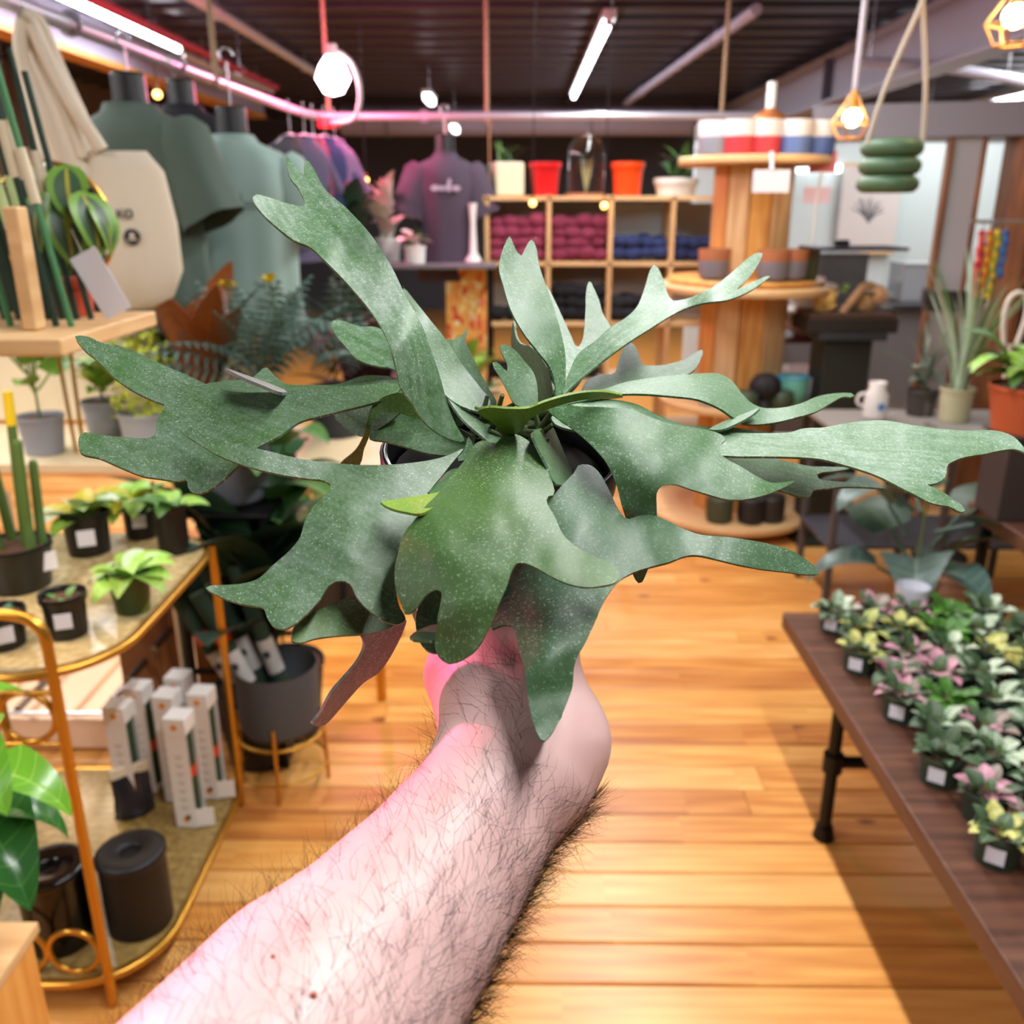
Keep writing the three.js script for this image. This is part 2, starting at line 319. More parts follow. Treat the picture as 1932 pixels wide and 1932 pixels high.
function delaunay(pts) {
  let T = []; const n = pts.length, P = pts.concat([[-9e4, -9e4], [9e4, -9e4], [0, 9e4]]);
  const tri = (a, b, c) => {
    const [ax, ay] = P[a], [bx, by] = P[b], [cx, cy] = P[c], d = 2 * (ax * (by - cy) + bx * (cy - ay) + cx * (ay - by));
    const x = ((ax * ax + ay * ay) * (by - cy) + (bx * bx + by * by) * (cy - ay) + (cx * cx + cy * cy) * (ay - by)) / d, y = ((ax * ax + ay * ay) * (cx - bx) + (bx * bx + by * by) * (ax - cx) + (cx * cx + cy * cy) * (bx - ax)) / d;
    return [a, b, c, x, y, (ax - x) ** 2 + (ay - y) ** 2];
  };
  T.push(tri(n, n + 1, n + 2));
  const order = pts.map((_, i) => i).sort((a, b) => pts[a][0] - pts[b][0]), done = [];
  for (const i of order) {
    const [x, y] = P[i], E = new Map(), keep = [];
    for (const t of T) {
      const dx = x - t[3]; const r2 = t[5];
      if (dx > 0 && dx * dx > r2) { done.push(t); continue; }
      if (dx * dx + (y - t[4]) ** 2 < r2) for (const [a, b] of [[t[0], t[1]], [t[1], t[2]], [t[2], t[0]]]) { const k = a < b ? a * 1e5 + b : b * 1e5 + a; E.has(k) ? E.set(k, null) : E.set(k, [a, b]); }
      else keep.push(t);
    }
    T = keep; for (const e of E.values()) if (e) T.push(tri(e[0], e[1], i));
  }
  return done.concat(T).filter((t) => t[0] < n && t[1] < n && t[2] < n).map((t) => t.slice(0, 3));
}
function inside(poly, x, y) { let c = false; for (let i = 0, j = poly.length - 1; i < poly.length; j = i++) { const [xi, yi] = poly[i], [xj, yj] = poly[j]; if (yi > y !== yj > y && x < (xj - xi) * (y - yi) / (yj - yi) + xi) c = !c; } return c; }
function frondGeo(outline, ctrl, { thick = 0.0011, step = 9, wave = 0.0012, zs = 0 } = {}) {
  // a smooth edge, a fine net of points inside it, bent into depth, then given two faces and a rim
  const curve = new THREE.CatmullRomCurve3(outline.map(([x, y]) => V(x, y, 0)), true, 'centripetal');
  const N = Math.round(curve.getLength() / step), edge = curve.getSpacedPoints(N).slice(0, N).map((p, i) => [p.x + Math.sin(i * 1.7) * 0.01, p.y + Math.cos(i * 2.3) * 0.01]);
  const xs = edge.map((p) => p[0]), ys = edge.map((p) => p[1]), pts = edge.slice(), g = step * 1.6;
  for (let y = Math.min(...ys), r = 0; y < Math.max(...ys); y += g * 0.86, r++) for (let x = Math.min(...xs) + (r % 2) * g / 2; x < Math.max(...xs); x += g) {
    if (!inside(edge, x, y)) continue;
    let near = 1e9; for (const e of edge) near = Math.min(near, (e[0] - x) ** 2 + (e[1] - y) ** 2);
    if (near > (step * 0.75) ** 2) pts.push([x + rr(-1, 1), y + rr(-1, 1)]);
  }
  const D = spline(ctrl.map(([x, y, d]) => [x, y, d]));
  const tris = delaunay(pts).filter(([a, b, c]) => inside(edge, (pts[a][0] + pts[b][0] + pts[c][0]) / 3, (pts[a][1] + pts[b][1] + pts[c][1]) / 3)).map(([a, b, c]) => {
    const A = pts[a], B = pts[b], C = pts[c]; return (B[0] - A[0]) * (C[1] - A[1]) - (B[1] - A[1]) * (C[0] - A[0]) > 0 ? [a, c, b] : [a, b, c];
  });
  const P = pts.map(([x, y]) => at(x, y, D(x, y) + wave * noise.noise(x / 46, y / 46, zs) + wave * 0.5 * noise.noise(x / 17, y / 17, zs + 4)));
  const Nn = P.map(() => V()), cross = V(), e1 = V(), e2 = V();
  for (const [a, b, c] of tris) { cross.crossVectors(e1.subVectors(P[b], P[a]), e2.subVectors(P[c], P[a])); Nn[a].add(cross); Nn[b].add(cross); Nn[c].add(cross); }
  Nn.forEach((v) => v.normalize());
  // the frond's own flat axes, for the grain of the surface
  const mean = P.reduce((s, p) => s.add(p), V()).divideScalar(P.length), nrm = Nn.reduce((s, p) => s.add(p), V()).normalize();
  const ax = P[0].clone().sub(mean); ax.addScaledVector(nrm, -ax.dot(nrm)).normalize(); const side = V().crossVectors(nrm, ax);
  const pos = [], nor = [], uv = [], idx = [], put = (i, s, n2) => { const p = P[i].clone().addScaledVector(Nn[i], s * thick / 2), q = P[i].clone().sub(mean), n = n2 ?? Nn[i].clone().multiplyScalar(s); pos.push(p.x, p.y, p.z); nor.push(n.x, n.y, n.z); uv.push(q.dot(ax) * 3.2, q.dot(side) * 3.2); return pos.length / 3 - 1; };
  P.forEach((_, i) => put(i, 1)); P.forEach((_, i) => put(i, -1));
  const n = P.length, edges = new Map();
  for (const [a, b, c] of tris) { idx.push(a, b, c, n + a, n + c, n + b); for (const [u, v] of [[a, b], [b, c], [c, a]]) { const k = Math.min(u, v) * 1e5 + Math.max(u, v); edges.has(k) ? edges.set(k, null) : edges.set(k, [u, v]); } }
  for (const e of edges.values()) if (e) {
    const [a, b] = e, out = V().crossVectors(P[b].clone().sub(P[a]), Nn[a]).normalize();
    const q = [put(a, 1, out), put(b, 1, out), put(b, -1, out), put(a, -1, out)]; idx.push(q[0], q[2], q[1], q[0], q[3], q[2]);
  }
  const geo = new THREE.BufferGeometry(); geo.setAttribute('position', new THREE.Float32BufferAttribute(pos, 3)); geo.setAttribute('normal', new THREE.Float32BufferAttribute(nor, 3)); geo.setAttribute('uv', new THREE.Float32BufferAttribute(uv, 2)); geo.setIndex(idx);
  return geo;
}
// green skin under a bloom of short pale hairs
function frondTexture(green, green2, bloom, cover, z) {
  const S = 1024, cov = new Float32Array(S * S);
  const save = seed; seed = 77 + z * 13;
  const flecks = 42000;
  for (let i = 0; i < flecks; i++) {
    const x = rnd() * S, y = rnd() * S, a = rnd() * 6.28, l = rr(1, 3.6), s = rr(0.2, 0.75) * (0.35 + 0.9 * Math.max(0, 0.5 + pn(x / S * 9, y / S * 9, z, 9)));
    for (let k = 0; k < l; k++) { const u = (Math.round(x + Math.cos(a) * k) + S) % S, v = (Math.round(y + Math.sin(a) * k) + S) % S; cov[v * S + u] = Math.min(1, cov[v * S + u] + s); }
  }
  seed = save;
  return data(S, S, (u, v, x, y) => {
    const patch = pn(u * 7, v * 7, z + 2, 7) + 0.5 * pn(u * 22, v * 22, z + 3, 22), grain = pn(u * 6, v * 120, z + 8, 120);
    let c = mix3(green, green2, Math.min(1, Math.max(0, 0.5 + patch * 0.8 + grain * 0.15)));
    c = mix3(c, bloom, Math.min(0.92, Math.max(0, cover * (0.85 + patch * 1.15 + grain * 0.6 + 0.6 * pn(u * 150, v * 150, z + 6, 150) + 0.5 * pn(u * 60, v * 60, z + 7, 60)))));
    return mix3(c, [198, 214, 200], cov[y * S + x] * 0.8);
  });
}
const frondMat = (t, rough = 0.52) => new THREE.MeshPhysicalMaterial({ map: t, bumpMap: t, bumpScale: 0.0004, roughness: rough, side: THREE.DoubleSide, sheen: 0.25, sheenRoughness: 0.5, sheenColor: new THREE.Color(0xbfd8d0) });
const FM = {   // one green; the pale bloom is rubbed off more on some fronds
  silver: frondMat(frondTexture([62, 100, 52], [44, 82, 42], [124, 144, 126], 0.55, 1)),
  grey: frondMat(frondTexture([58, 92, 44], [42, 74, 36], [108, 128, 112], 0.46, 5)),
  green: frondMat(frondTexture([62, 96, 32], [48, 82, 32], [92, 118, 84], 0.2, 9)),
  mid: frondMat(frondTexture([56, 96, 44], [42, 80, 40], [102, 128, 104], 0.34, 13)),
  bare: frondMat(frondTexture([48, 82, 42], [38, 70, 36], [94, 120, 106], 0.28, 17)),
  lime: frondMat(frondTexture([120, 150, 40], [98, 132, 34], [140, 168, 90], 0.12, 21)),
  felt: frondMat(frondTexture([104, 110, 100], [90, 96, 88], [126, 130, 124], 0.5, 25), 0.75),
};
const C0 = [955, 815, 0.475];   // where the fronds spring from
const fronds = [
  ['tall upright frond with forked tip', 'silver', [[540, 295], [556, 314], [574, 333], [573, 315], [577, 302], [590, 317], [614, 359], [654, 394], [701, 446], [739, 506], [768, 566], [793, 611], [813, 665], [830, 715], [842, 760], [859, 802], [875, 831], [871, 834], [834, 823], [801, 798], [772, 756], [755, 731], [747, 698], [735, 653], [714, 611], [681, 566], [643, 524], [612, 493], [585, 468], [556, 456], [523, 431], [494, 404], [476, 377], [480, 369], [503, 373], [527, 381], [552, 388], [571, 391], [575, 383], [569, 369], [561, 354], [548, 338], [542, 317]],
    [[870, 833, 0.455], [800, 760, 0.437], [840, 760, 0.447], [770, 640, 0.43], [720, 610, 0.433], [800, 640, 0.44], [660, 480, 0.45], [620, 500, 0.44], [690, 440, 0.455], [580, 400, 0.465], [480, 372, 0.455], [540, 297, 0.49]]],
  ['short rounded lobe behind the tall frond', 'silver', [[625, 609], [639, 605], [677, 617], [714, 620], [770, 660], [830, 730], [880, 795], [860, 805], [800, 750], [743, 698], [710, 692], [672, 678], [654, 657], [633, 632]], [[625, 612, 0.53], [740, 660, 0.51], [870, 800, 0.48], [700, 620, 0.525], [690, 690, 0.5]]],
  ['broad upright frond right of the tall one', 'grey', [[761, 545], [780, 566], [809, 603], [842, 644], [875, 694], [904, 731], [932, 768], [925, 785], [905, 780], [859, 762], [815, 720], [785, 650], [765, 590]], [[761, 548, 0.53], [925, 775, 0.478], [815, 700, 0.485], [880, 690, 0.51], [800, 600, 0.51]]],
  ['slim back frond with hooked point', 'grey', [[882, 621], [878, 645], [889, 667], [904, 700], [922, 734], [938, 765], [920, 765], [890, 720], [862, 675], [838, 644], [852, 643], [868, 637]], [[882, 622, 0.56], [838, 644, 0.55], [935, 762, 0.485], [890, 690, 0.52]]],
  ['wide frond on the side of the cart with two long lobes', 'grey', [[142, 636], [167, 637], [192, 648], [229, 655], [267, 671], [316, 694], [362, 713], [395, 729], [445, 741], [503, 742], [569, 738], [648, 731], [710, 727], [749, 726], [757, 733], [740, 748], [710, 760], [648, 776], [600, 788], [565, 798], [527, 825], [486, 847], [445, 885], [420, 909], [395, 926], [374, 933], [358, 926], [354, 914], [355, 906], [337, 909], [304, 905], [267, 899], [225, 882], [188, 866], [153, 856], [149, 827], [157, 818], [192, 822], [238, 827], [287, 826], [295, 814], [295, 802], [304, 781], [312, 767], [291, 758], [254, 740], [217, 715], [184, 682], [159, 661]],
    [[757, 733, 0.47], [650, 735, 0.475], [640, 775, 0.455], [500, 745, 0.475], [500, 835, 0.435], [400, 730, 0.475], [400, 860, 0.435], [370, 930, 0.425], [300, 790, 0.45], [145, 638, 0.49], [152, 838, 0.43], [230, 690, 0.478]]],
  ['large front frond with four drooping horns', 'grey', [[339, 814], [362, 816], [395, 825], [442, 838], [504, 852], [566, 867], [637, 876], [711, 879], [773, 875], [826, 866], [855, 856], [875, 847], [858, 868], [832, 900], [808, 931], [790, 972], [766, 1005], [750, 1045], [745, 1090], [752, 1143], [764, 1168], [755, 1178], [732, 1176], [707, 1161], [686, 1144], [672, 1126], [664, 1108], [655, 1099], [637, 1098], [620, 1107], [604, 1132], [587, 1152], [570, 1168], [558, 1178], [537, 1188], [517, 1184], [504, 1165], [498, 1149], [471, 1144], [438, 1136], [409, 1124], [388, 1111], [397, 1106], [421, 1105], [454, 1103], [488, 1093], [517, 1066], [546, 1041], [566, 1016], [575, 987], [591, 958], [612, 937], [624, 925], [624, 916], [608, 908], [575, 904], [525, 896], [483, 886], [442, 873], [409, 859], [375, 838]],
    [[870, 850, 0.455], [780, 890, 0.435], [770, 990, 0.413], [700, 885, 0.43], [630, 880, 0.43], [640, 980, 0.405], [560, 1060, 0.395], [500, 870, 0.42], [342, 816, 0.425], [390, 1110, 0.385], [530, 1180, 0.372], [700, 1080, 0.392], [755, 1170, 0.39], [440, 1120, 0.386]]],
  ['broad front frond drooping over the wrist', 'green', [[885, 858], [897, 839], [914, 833], [935, 838], [951, 823], [972, 821], [997, 834], [1018, 859], [1034, 888], [1043, 917], [1045, 935], [1031, 940], [1032, 952], [1047, 979], [1063, 1012], [1092, 1037], [1125, 1053], [1154, 1066], [1169, 1086], [1163, 1099], [1134, 1107], [1101, 1109], [1067, 1101], [1038, 1088], [1014, 1074], [989, 1064], [976, 1064], [964, 1082], [956, 1107], [943, 1136], [931, 1165], [918, 1194], [898, 1227], [873, 1246], [848, 1253], [829, 1240], [821, 1215], [826, 1186], [827, 1165], [833, 1136], [834, 1118], [825, 1113], [807, 1121], [786, 1148], [768, 1161], [758, 1140], [748, 1111], [746, 1078], [752, 1045], [761, 1012], [786, 979], [802, 958], [827, 933], [852, 900], [873, 875]],
    [[955, 824, 0.45], [890, 860, 0.432], [1025, 870, 0.434], [960, 890, 0.412], [900, 960, 0.388], [1030, 950, 0.396], [820, 980, 0.384], [760, 1060, 0.377], [768, 1155, 0.372], [900, 1060, 0.368], [980, 1050, 0.37], [1080, 1070, 0.368], [1165, 1090, 0.372], [860, 1150, 0.36], [850, 1248, 0.362]]],
  ['drooping frond with a long side horn', 'bare', [[1090, 880], [1112, 879], [1129, 892], [1146, 921], [1166, 962], [1183, 981], [1204, 975], [1228, 973], [1257, 983], [1286, 998], [1320, 1010], [1365, 1014], [1411, 1020], [1456, 1029], [1498, 1043], [1531, 1066], [1545, 1083], [1522, 1085], [1481, 1080], [1431, 1074], [1390, 1066], [1349, 1056], [1315, 1049], [1291, 1051], [1262, 1062], [1224, 1072], [1191, 1083], [1166, 1099], [1146, 1124], [1133, 1149], [1117, 1186], [1100, 1220], [1088, 1240], [1081, 1265], [1080, 1289], [1071, 1322], [1051, 1368], [1034, 1393], [1024, 1400], [1013, 1384], [1001, 1347], [995, 1306], [991, 1264], [980, 1231], [974, 1198], [964, 1182], [947, 1181], [927, 1188], [930, 1150], [945, 1090], [985, 1020], [1030, 955], [1060, 917], [1083, 893]],
    [[1095, 882, 0.446], [1060, 930, 0.427], [1150, 950, 0.43], [1100, 1000, 0.404], [1000, 1020, 0.405], [1200, 1030, 0.408], [1000, 1120, 0.39], [1100, 1120, 0.386], [1040, 1240, 0.362], [1024, 1395, 0.348], [1080, 1280, 0.364], [940, 1185, 0.384], [1300, 1030, 0.405], [1420, 1047, 0.41], [1543, 1082, 0.425]]],
  ['arching side frond with a pointed horn', 'mid', [[1034, 774], [1055, 764], [1092, 768], [1142, 770], [1191, 774], [1224, 788], [1257, 799], [1299, 807], [1336, 813], [1357, 820], [1368, 830], [1358, 842], [1357, 855], [1369, 867], [1394, 880], [1427, 900], [1456, 912], [1500, 908], [1473, 923], [1440, 936], [1407, 943], [1369, 943], [1332, 933], [1299, 923], [1274, 915], [1249, 917], [1239, 929], [1239, 954], [1239, 990], [1235, 1030], [1222, 1075], [1208, 1101], [1195, 1085], [1190, 1040], [1183, 985], [1173, 954], [1166, 925], [1156, 896], [1142, 871], [1117, 842], [1084, 813], [1055, 792]],
    [[1040, 778, 0.458], [1150, 775, 0.445], [1120, 840, 0.432], [1250, 800, 0.445], [1240, 880, 0.424], [1200, 960, 0.425], [1208, 1098, 0.44], [1350, 830, 0.452], [1330, 925, 0.425], [1420, 935, 0.428], [1498, 909, 0.445]]],
  ['long side frond reaching furthest out over the table', 'silver', [[1040, 778], [1150, 792], [1250, 812], [1359, 817], [1440, 819], [1490, 817], [1516, 810], [1555, 808], [1585, 802], [1627, 796], [1670, 795], [1712, 802], [1751, 808], [1790, 812], [1830, 814], [1866, 813], [1892, 817], [1915, 828], [1934, 850], [1938, 858], [1931, 855], [1915, 849], [1889, 851], [1856, 858], [1823, 863], [1797, 872], [1786, 880], [1785, 894], [1777, 907], [1758, 915], [1748, 916], [1771, 925], [1794, 941], [1810, 951], [1820, 966], [1810, 967], [1790, 957], [1758, 951], [1725, 935], [1692, 918], [1656, 900], [1620, 887], [1581, 876], [1549, 868], [1496, 864], [1431, 863], [1375, 862], [1250, 848], [1130, 822], [1045, 800]],
    [[1045, 790, 0.47], [1250, 815, 0.478], [1250, 845, 0.462], [1450, 822, 0.495], [1450, 862, 0.472], [1630, 798, 0.515], [1630, 886, 0.475], [1760, 812, 0.51], [1760, 912, 0.47], [1935, 855, 0.5], [1818, 965, 0.465]]],
  ['shaded frond under the long side frond', 'grey', [[1180, 830], [1280, 845], [1365, 864], [1414, 863], [1457, 866], [1493, 874], [1529, 881], [1562, 882], [1604, 884], [1578, 890], [1549, 893], [1540, 898], [1545, 905], [1578, 910], [1627, 913], [1668, 923], [1643, 921], [1594, 920], [1562, 923], [1532, 928], [1529, 938], [1509, 938], [1483, 930], [1444, 920], [1380, 905], [1280, 880], [1180, 850]], [[1185, 840, 0.48], [1380, 865, 0.51], [1400, 905, 0.485], [1604, 884, 0.535], [1668, 922, 0.53], [1520, 935, 0.5]]],
  ['upper side frond with upturned point', 'mid', [[1142, 735], [1175, 724], [1233, 714], [1295, 708], [1357, 707], [1382, 722], [1398, 743], [1419, 763], [1440, 771], [1473, 771], [1506, 764], [1543, 749], [1580, 743], [1611, 745], [1609, 751], [1589, 750], [1564, 764], [1539, 778], [1506, 788], [1460, 799], [1411, 802], [1394, 797], [1357, 772], [1315, 755], [1266, 749], [1212, 745], [1166, 746], [1090, 760], [1060, 765], [1080, 750]],
    [[1065, 762, 0.475], [1200, 720, 0.51], [1200, 744, 0.49], [1330, 710, 0.53], [1330, 757, 0.5], [1430, 800, 0.505], [1430, 768, 0.52], [1610, 747, 0.56], [1530, 782, 0.52]]],
  ['thin curled sliver across the upper side frond', 'mid', [[1338, 812], [1370, 795], [1405, 782], [1434, 771], [1420, 784], [1392, 800], [1362, 812]], [[1338, 812, 0.49], [1434, 771, 0.505], [1390, 798, 0.49]]],
  ['diagonal frond with three pointed tips', 'silver', [[1063, 748], [1075, 735], [1108, 706], [1150, 673], [1191, 644], [1224, 623], [1257, 602], [1291, 584], [1328, 573], [1373, 567], [1411, 552], [1444, 530], [1454, 521], [1431, 528], [1398, 544], [1380, 554], [1402, 536], [1423, 511], [1438, 478], [1419, 482], [1394, 503], [1365, 528], [1336, 548], [1299, 564], [1268, 568], [1260, 557], [1251, 528], [1235, 500], [1226, 511], [1216, 544], [1201, 581], [1179, 602], [1146, 623], [1125, 644], [1092, 668], [1075, 702], [1063, 735]],
    [[1064, 745, 0.475], [1150, 670, 0.5], [1110, 655, 0.515], [1220, 622, 0.525], [1200, 585, 0.545], [1235, 503, 0.575], [1300, 570, 0.56], [1330, 575, 0.55], [1452, 523, 0.59], [1436, 481, 0.605]]],
  ['forked frond rising behind the diagonal frond', 'grey', [[1030, 540], [1046, 568], [1060, 598], [1076, 633], [1088, 657], [1097, 647], [1104, 594], [1106, 548], [1112, 530], [1120, 545], [1129, 565], [1138, 595], [1152, 622], [1120, 680], [1075, 740], [1055, 700], [1040, 640], [1025, 580]], [[1030, 545, 0.56], [1112, 532, 0.575], [1070, 738, 0.485], [1100, 660, 0.53], [1140, 615, 0.55]]],
  ['upright middle frond notched at the tip', 'mid', [[961, 447], [970, 466], [982, 484], [995, 461], [1003, 453], [1011, 468], [1017, 503], [1034, 552], [1048, 594], [1059, 635], [1065, 668], [1066, 702], [1061, 747], [1049, 751], [1046, 726], [1038, 697], [1017, 668], [988, 631], [963, 586], [949, 540], [941, 507], [945, 482], [953, 461]], [[962, 450, 0.53], [1003, 456, 0.53], [1055, 748, 0.475], [1030, 670, 0.48], [1060, 660, 0.493], [960, 570, 0.495], [1030, 560, 0.51]]],
  ['small two-lobed young frond', 'mid', [[943, 653], [953, 651], [970, 660], [988, 681], [1005, 702], [1013, 726], [1015, 751], [1013, 768], [992, 770], [972, 764], [957, 739], [943, 712], [930, 691], [930, 683], [941, 687], [957, 702], [957, 689], [947, 668]], [[945, 655, 0.485], [930, 686, 0.478], [995, 768, 0.462], [990, 700, 0.475]]],
  ['shaded back frond between the uprights', 'grey', [[970, 606], [976, 638], [986, 650], [1000, 652], [1020, 672], [1036, 700], [1044, 748], [1020, 764], [1000, 725], [978, 690], [966, 650]], [[970, 610, 0.55], [1035, 755, 0.485], [1000, 680, 0.52]]],
  ['small folded frond seen edge on in the middle', 'lime', [[901, 774], [922, 767], [955, 769], [997, 768], [1026, 757], [1067, 745], [1108, 738], [1150, 739], [1178, 747], [1150, 751], [1108, 752], [1067, 760], [1038, 769], [1003, 786], [990, 800], [980, 812], [959, 823], [943, 815], [930, 795], [914, 787]], [[905, 775, 0.425], [960, 770, 0.42], [960, 820, 0.452], [1030, 760, 0.43], [1176, 746, 0.455], [1100, 745, 0.44]]],
  ['short stubby frond beside the thumb', 'mid', [[1003, 817], [1020, 808], [1039, 805], [1051, 827], [1064, 858], [1077, 887], [1077, 900], [1059, 916], [1044, 912], [1033, 884], [1013, 845]], [[1020, 812, 0.468], [1065, 900, 0.456], [1040, 860, 0.455]]],
  ['curling strap frond bending down behind the cart side lobes', 'green', [[758, 741], [718, 752], [699, 772], [693, 793], [687, 818], [672, 847], [641, 877], [677, 879], [687, 847], [697, 822], [702, 798], [718, 785], [743, 777], [790, 790], [785, 765]], [[780, 770, 0.468], [710, 765, 0.462], [695, 800, 0.46], [655, 872, 0.485], [690, 840, 0.47]]],
  ['shaded frond lying across the pot rim', 'grey', [[697, 828], [700, 812], [718, 787], [759, 780], [793, 792], [834, 822], [876, 836], [881, 847], [855, 860], [809, 857], [759, 843], [726, 834]], [[700, 820, 0.485], [760, 783, 0.49], [878, 842, 0.465], [770, 845, 0.468]]],
  ['tucked under frond beside the strap frond', 'grey', [[631, 783], [668, 772], [705, 765], [760, 770], [730, 800], [691, 822], [680, 824], [656, 810]], [[635, 785, 0.5], [750, 770, 0.482], [685, 820, 0.49]]],
  ['back frond lying behind the wide lobed frond', 'grey', [[387, 727], [420, 721], [474, 715], [490, 703], [501, 694], [519, 711], [538, 725], [580, 728], [639, 726], [685, 711], [747, 715], [775, 735], [749, 745], [639, 745], [544, 752], [461, 750]], [[390, 727, 0.53], [501, 696, 0.55], [640, 735, 0.51], [770, 735, 0.483], [540, 748, 0.515]]],
  ['dry stick like shoot poking over the wide frond', 'felt', [[425, 697], [440, 702], [480, 716], [520, 731], [542, 742], [530, 743], [490, 728], [450, 711]], [[425, 697, 0.47], [540, 743, 0.468], [480, 720, 0.466]]],
  ['bright narrow tip crossing in front of the front frond', 'lime', [[718, 949], [745, 945], [800, 936], [845, 930], [830, 950], [795, 971], [765, 968], [735, 960]], [[718, 950, 0.4], [840, 935, 0.405], [780, 960, 0.392]]],
  ['bright green lobe under the front frond', 'green', [[550, 1211], [552, 1190], [562, 1175], [587, 1159], [628, 1140], [666, 1126], [700, 1140], [745, 1165], [742, 1183], [724, 1190], [690, 1197], [645, 1200], [595, 1206], [566, 1214]], [[552, 1205, 0.378], [740, 1170, 0.41], [640, 1150, 0.398], [640, 1200, 0.388]]],
  ['grey felted frond underside hanging lowest', 'felt', [[680, 1200], [703, 1192], [732, 1180], [765, 1165], [762, 1180], [749, 1211], [728, 1248], [711, 1269], [686, 1285], [662, 1310], [637, 1339], [616, 1362], [604, 1368], [587, 1366], [604, 1343], [624, 1306], [649, 1277], [670, 1252], [684, 1227], [686, 1211]], [[760, 1172, 0.425], [730, 1220, 0.425], [660, 1290, 0.42], [590, 1366, 0.42], [620, 1320, 0.415]]],
  ['dark folded lobe under the drooping frond', 'grey', [[834, 1110], [812, 1118], [790, 1144], [784, 1165], [786, 1190], [794, 1215], [811, 1231], [830, 1232], [850, 1190], [850, 1130]], [[835, 1115, 0.41], [785, 1165, 0.4], [820, 1230, 0.392]]],
  ['tiny blue green tip under the drooping frond', 'mid', [[773, 1204], [783, 1195], [797, 1188], [824, 1180], [840, 1190], [824, 1209], [797, 1210], [780, 1209]], [[773, 1204, 0.38], [838, 1190, 0.386], [800, 1206, 0.376]]],
  ['dark back frond with two horns', 'grey', [[1096, 740], [1108, 718], [1133, 708], [1158, 706], [1166, 685], [1175, 660], [1191, 647], [1204, 668], [1212, 689], [1233, 691], [1257, 689], [1291, 679], [1315, 664], [1326, 661], [1321, 681], [1307, 702], [1274, 713], [1224, 725], [1175, 738], [1142, 750], [1100, 755]], [[1100, 750, 0.5], [1190, 650, 0.575], [1190, 720, 0.54], [1325, 664, 0.585], [1270, 710, 0.56]]],
  ['low back frond lying under the arching side frond', 'mid', [[1070, 757], [1150, 755], [1200, 764], [1240, 784], [1290, 803], [1330, 806], [1380, 808], [1450, 818], [1360, 822], [1290, 814], [1240, 803], [1150, 783], [1072, 772]], [[1075, 765, 0.475], [1200, 770, 0.49], [1290, 808, 0.495], [1445, 817, 0.52], [1200, 790, 0.482]]],
  ['narrow shaded strap in the crown', 'grey', [[842, 747], [873, 771], [912, 797], [948, 822], [932, 840], [900, 818], [868, 788]], [[845, 750, 0.475], [940, 830, 0.468], [890, 800, 0.464]]],
  ['little upright blade in the crown', 'mid', [[884, 824], [893, 846], [884, 862], [868, 872], [862, 868], [876, 850]], [[884, 826, 0.452], [868, 870, 0.448], [890, 850, 0.45]]],
  ['small teal blade tucked behind the front frond', 'mid', [[808, 931], [831, 902], [862, 885], [875, 890], [858, 912], [828, 934]], [[810, 930, 0.43], [870, 888, 0.442], [840, 920, 0.428]]],
];
const fern = thing('staghorn_fern', 'grey green staghorn fern in a black nursery pot, held up in the hand', 'plant', at(944, 1010, 0.49));
const local = (o, g) => g.translate(-o.position.x, -o.position.y, -o.position.z);
fronds.forEach(([label, m, outline, ctrl], i) => { const f = mesh('frond', local(fern, frondGeo(outline, ctrl, { zs: i * 3.1, thick: m === 'felt' ? 0.0016 : 0.0012 })), FM[m], fern); f.userData.label = label; });
const potTop = at(944, 853, 0.497), potAxis = V(0.05, 0.945, 0.16).normalize();
{
  const q = new THREE.Quaternion().setFromUnitVectors(V(0, 1, 0), potAxis), R = 0.065, H = 0.105;
  const pot = mesh('pot', local(fern, merge(lathe([[0, -H], [R * 0.74, -H], [R * 0.76, -H + 0.003], [R * 0.94, -0.016], [R, -0.015], [R + 0.001, 0], [R - 0.003, 0.001], [R * 0.93, -0.014], [R * 0.73, -H + 0.004]], 48), new THREE.TorusGeometry(R - 0.001, 0.0016, 8, 48).rotateX(Math.PI / 2)).applyQuaternion(q).translate(potTop.x, potTop.y, potTop.z)), M(0x0d0e12, 0.32), fern);
  mesh('soil', local(fern, cyl(R * 0.9, R * 0.9, 0.012, -0.024, 32).applyQuaternion(q).translate(potTop.x, potTop.y, potTop.z)), M(0x15110e, 0.95), fern);
  const crown = []; for (let i = 0; i < 26; i++) { const a = at(C0[0] + rr(-70, 70), C0[1] + rr(-15, 45), 0.485 + rr(-0.01, 0.02)), b = at(C0[0] + rr(-110, 130), C0[1] + rr(-70, 20), 0.47 + rr(-0.015, 0.03)); crown.push(bar(a, b, 0.0022, 0.0012, 6)); }
  mesh('frond_bases', local(fern, merge(crown)), M(0x3d4f2a, 0.8), fern).userData.label = 'tangle of short green brown stalks in the crown';
}

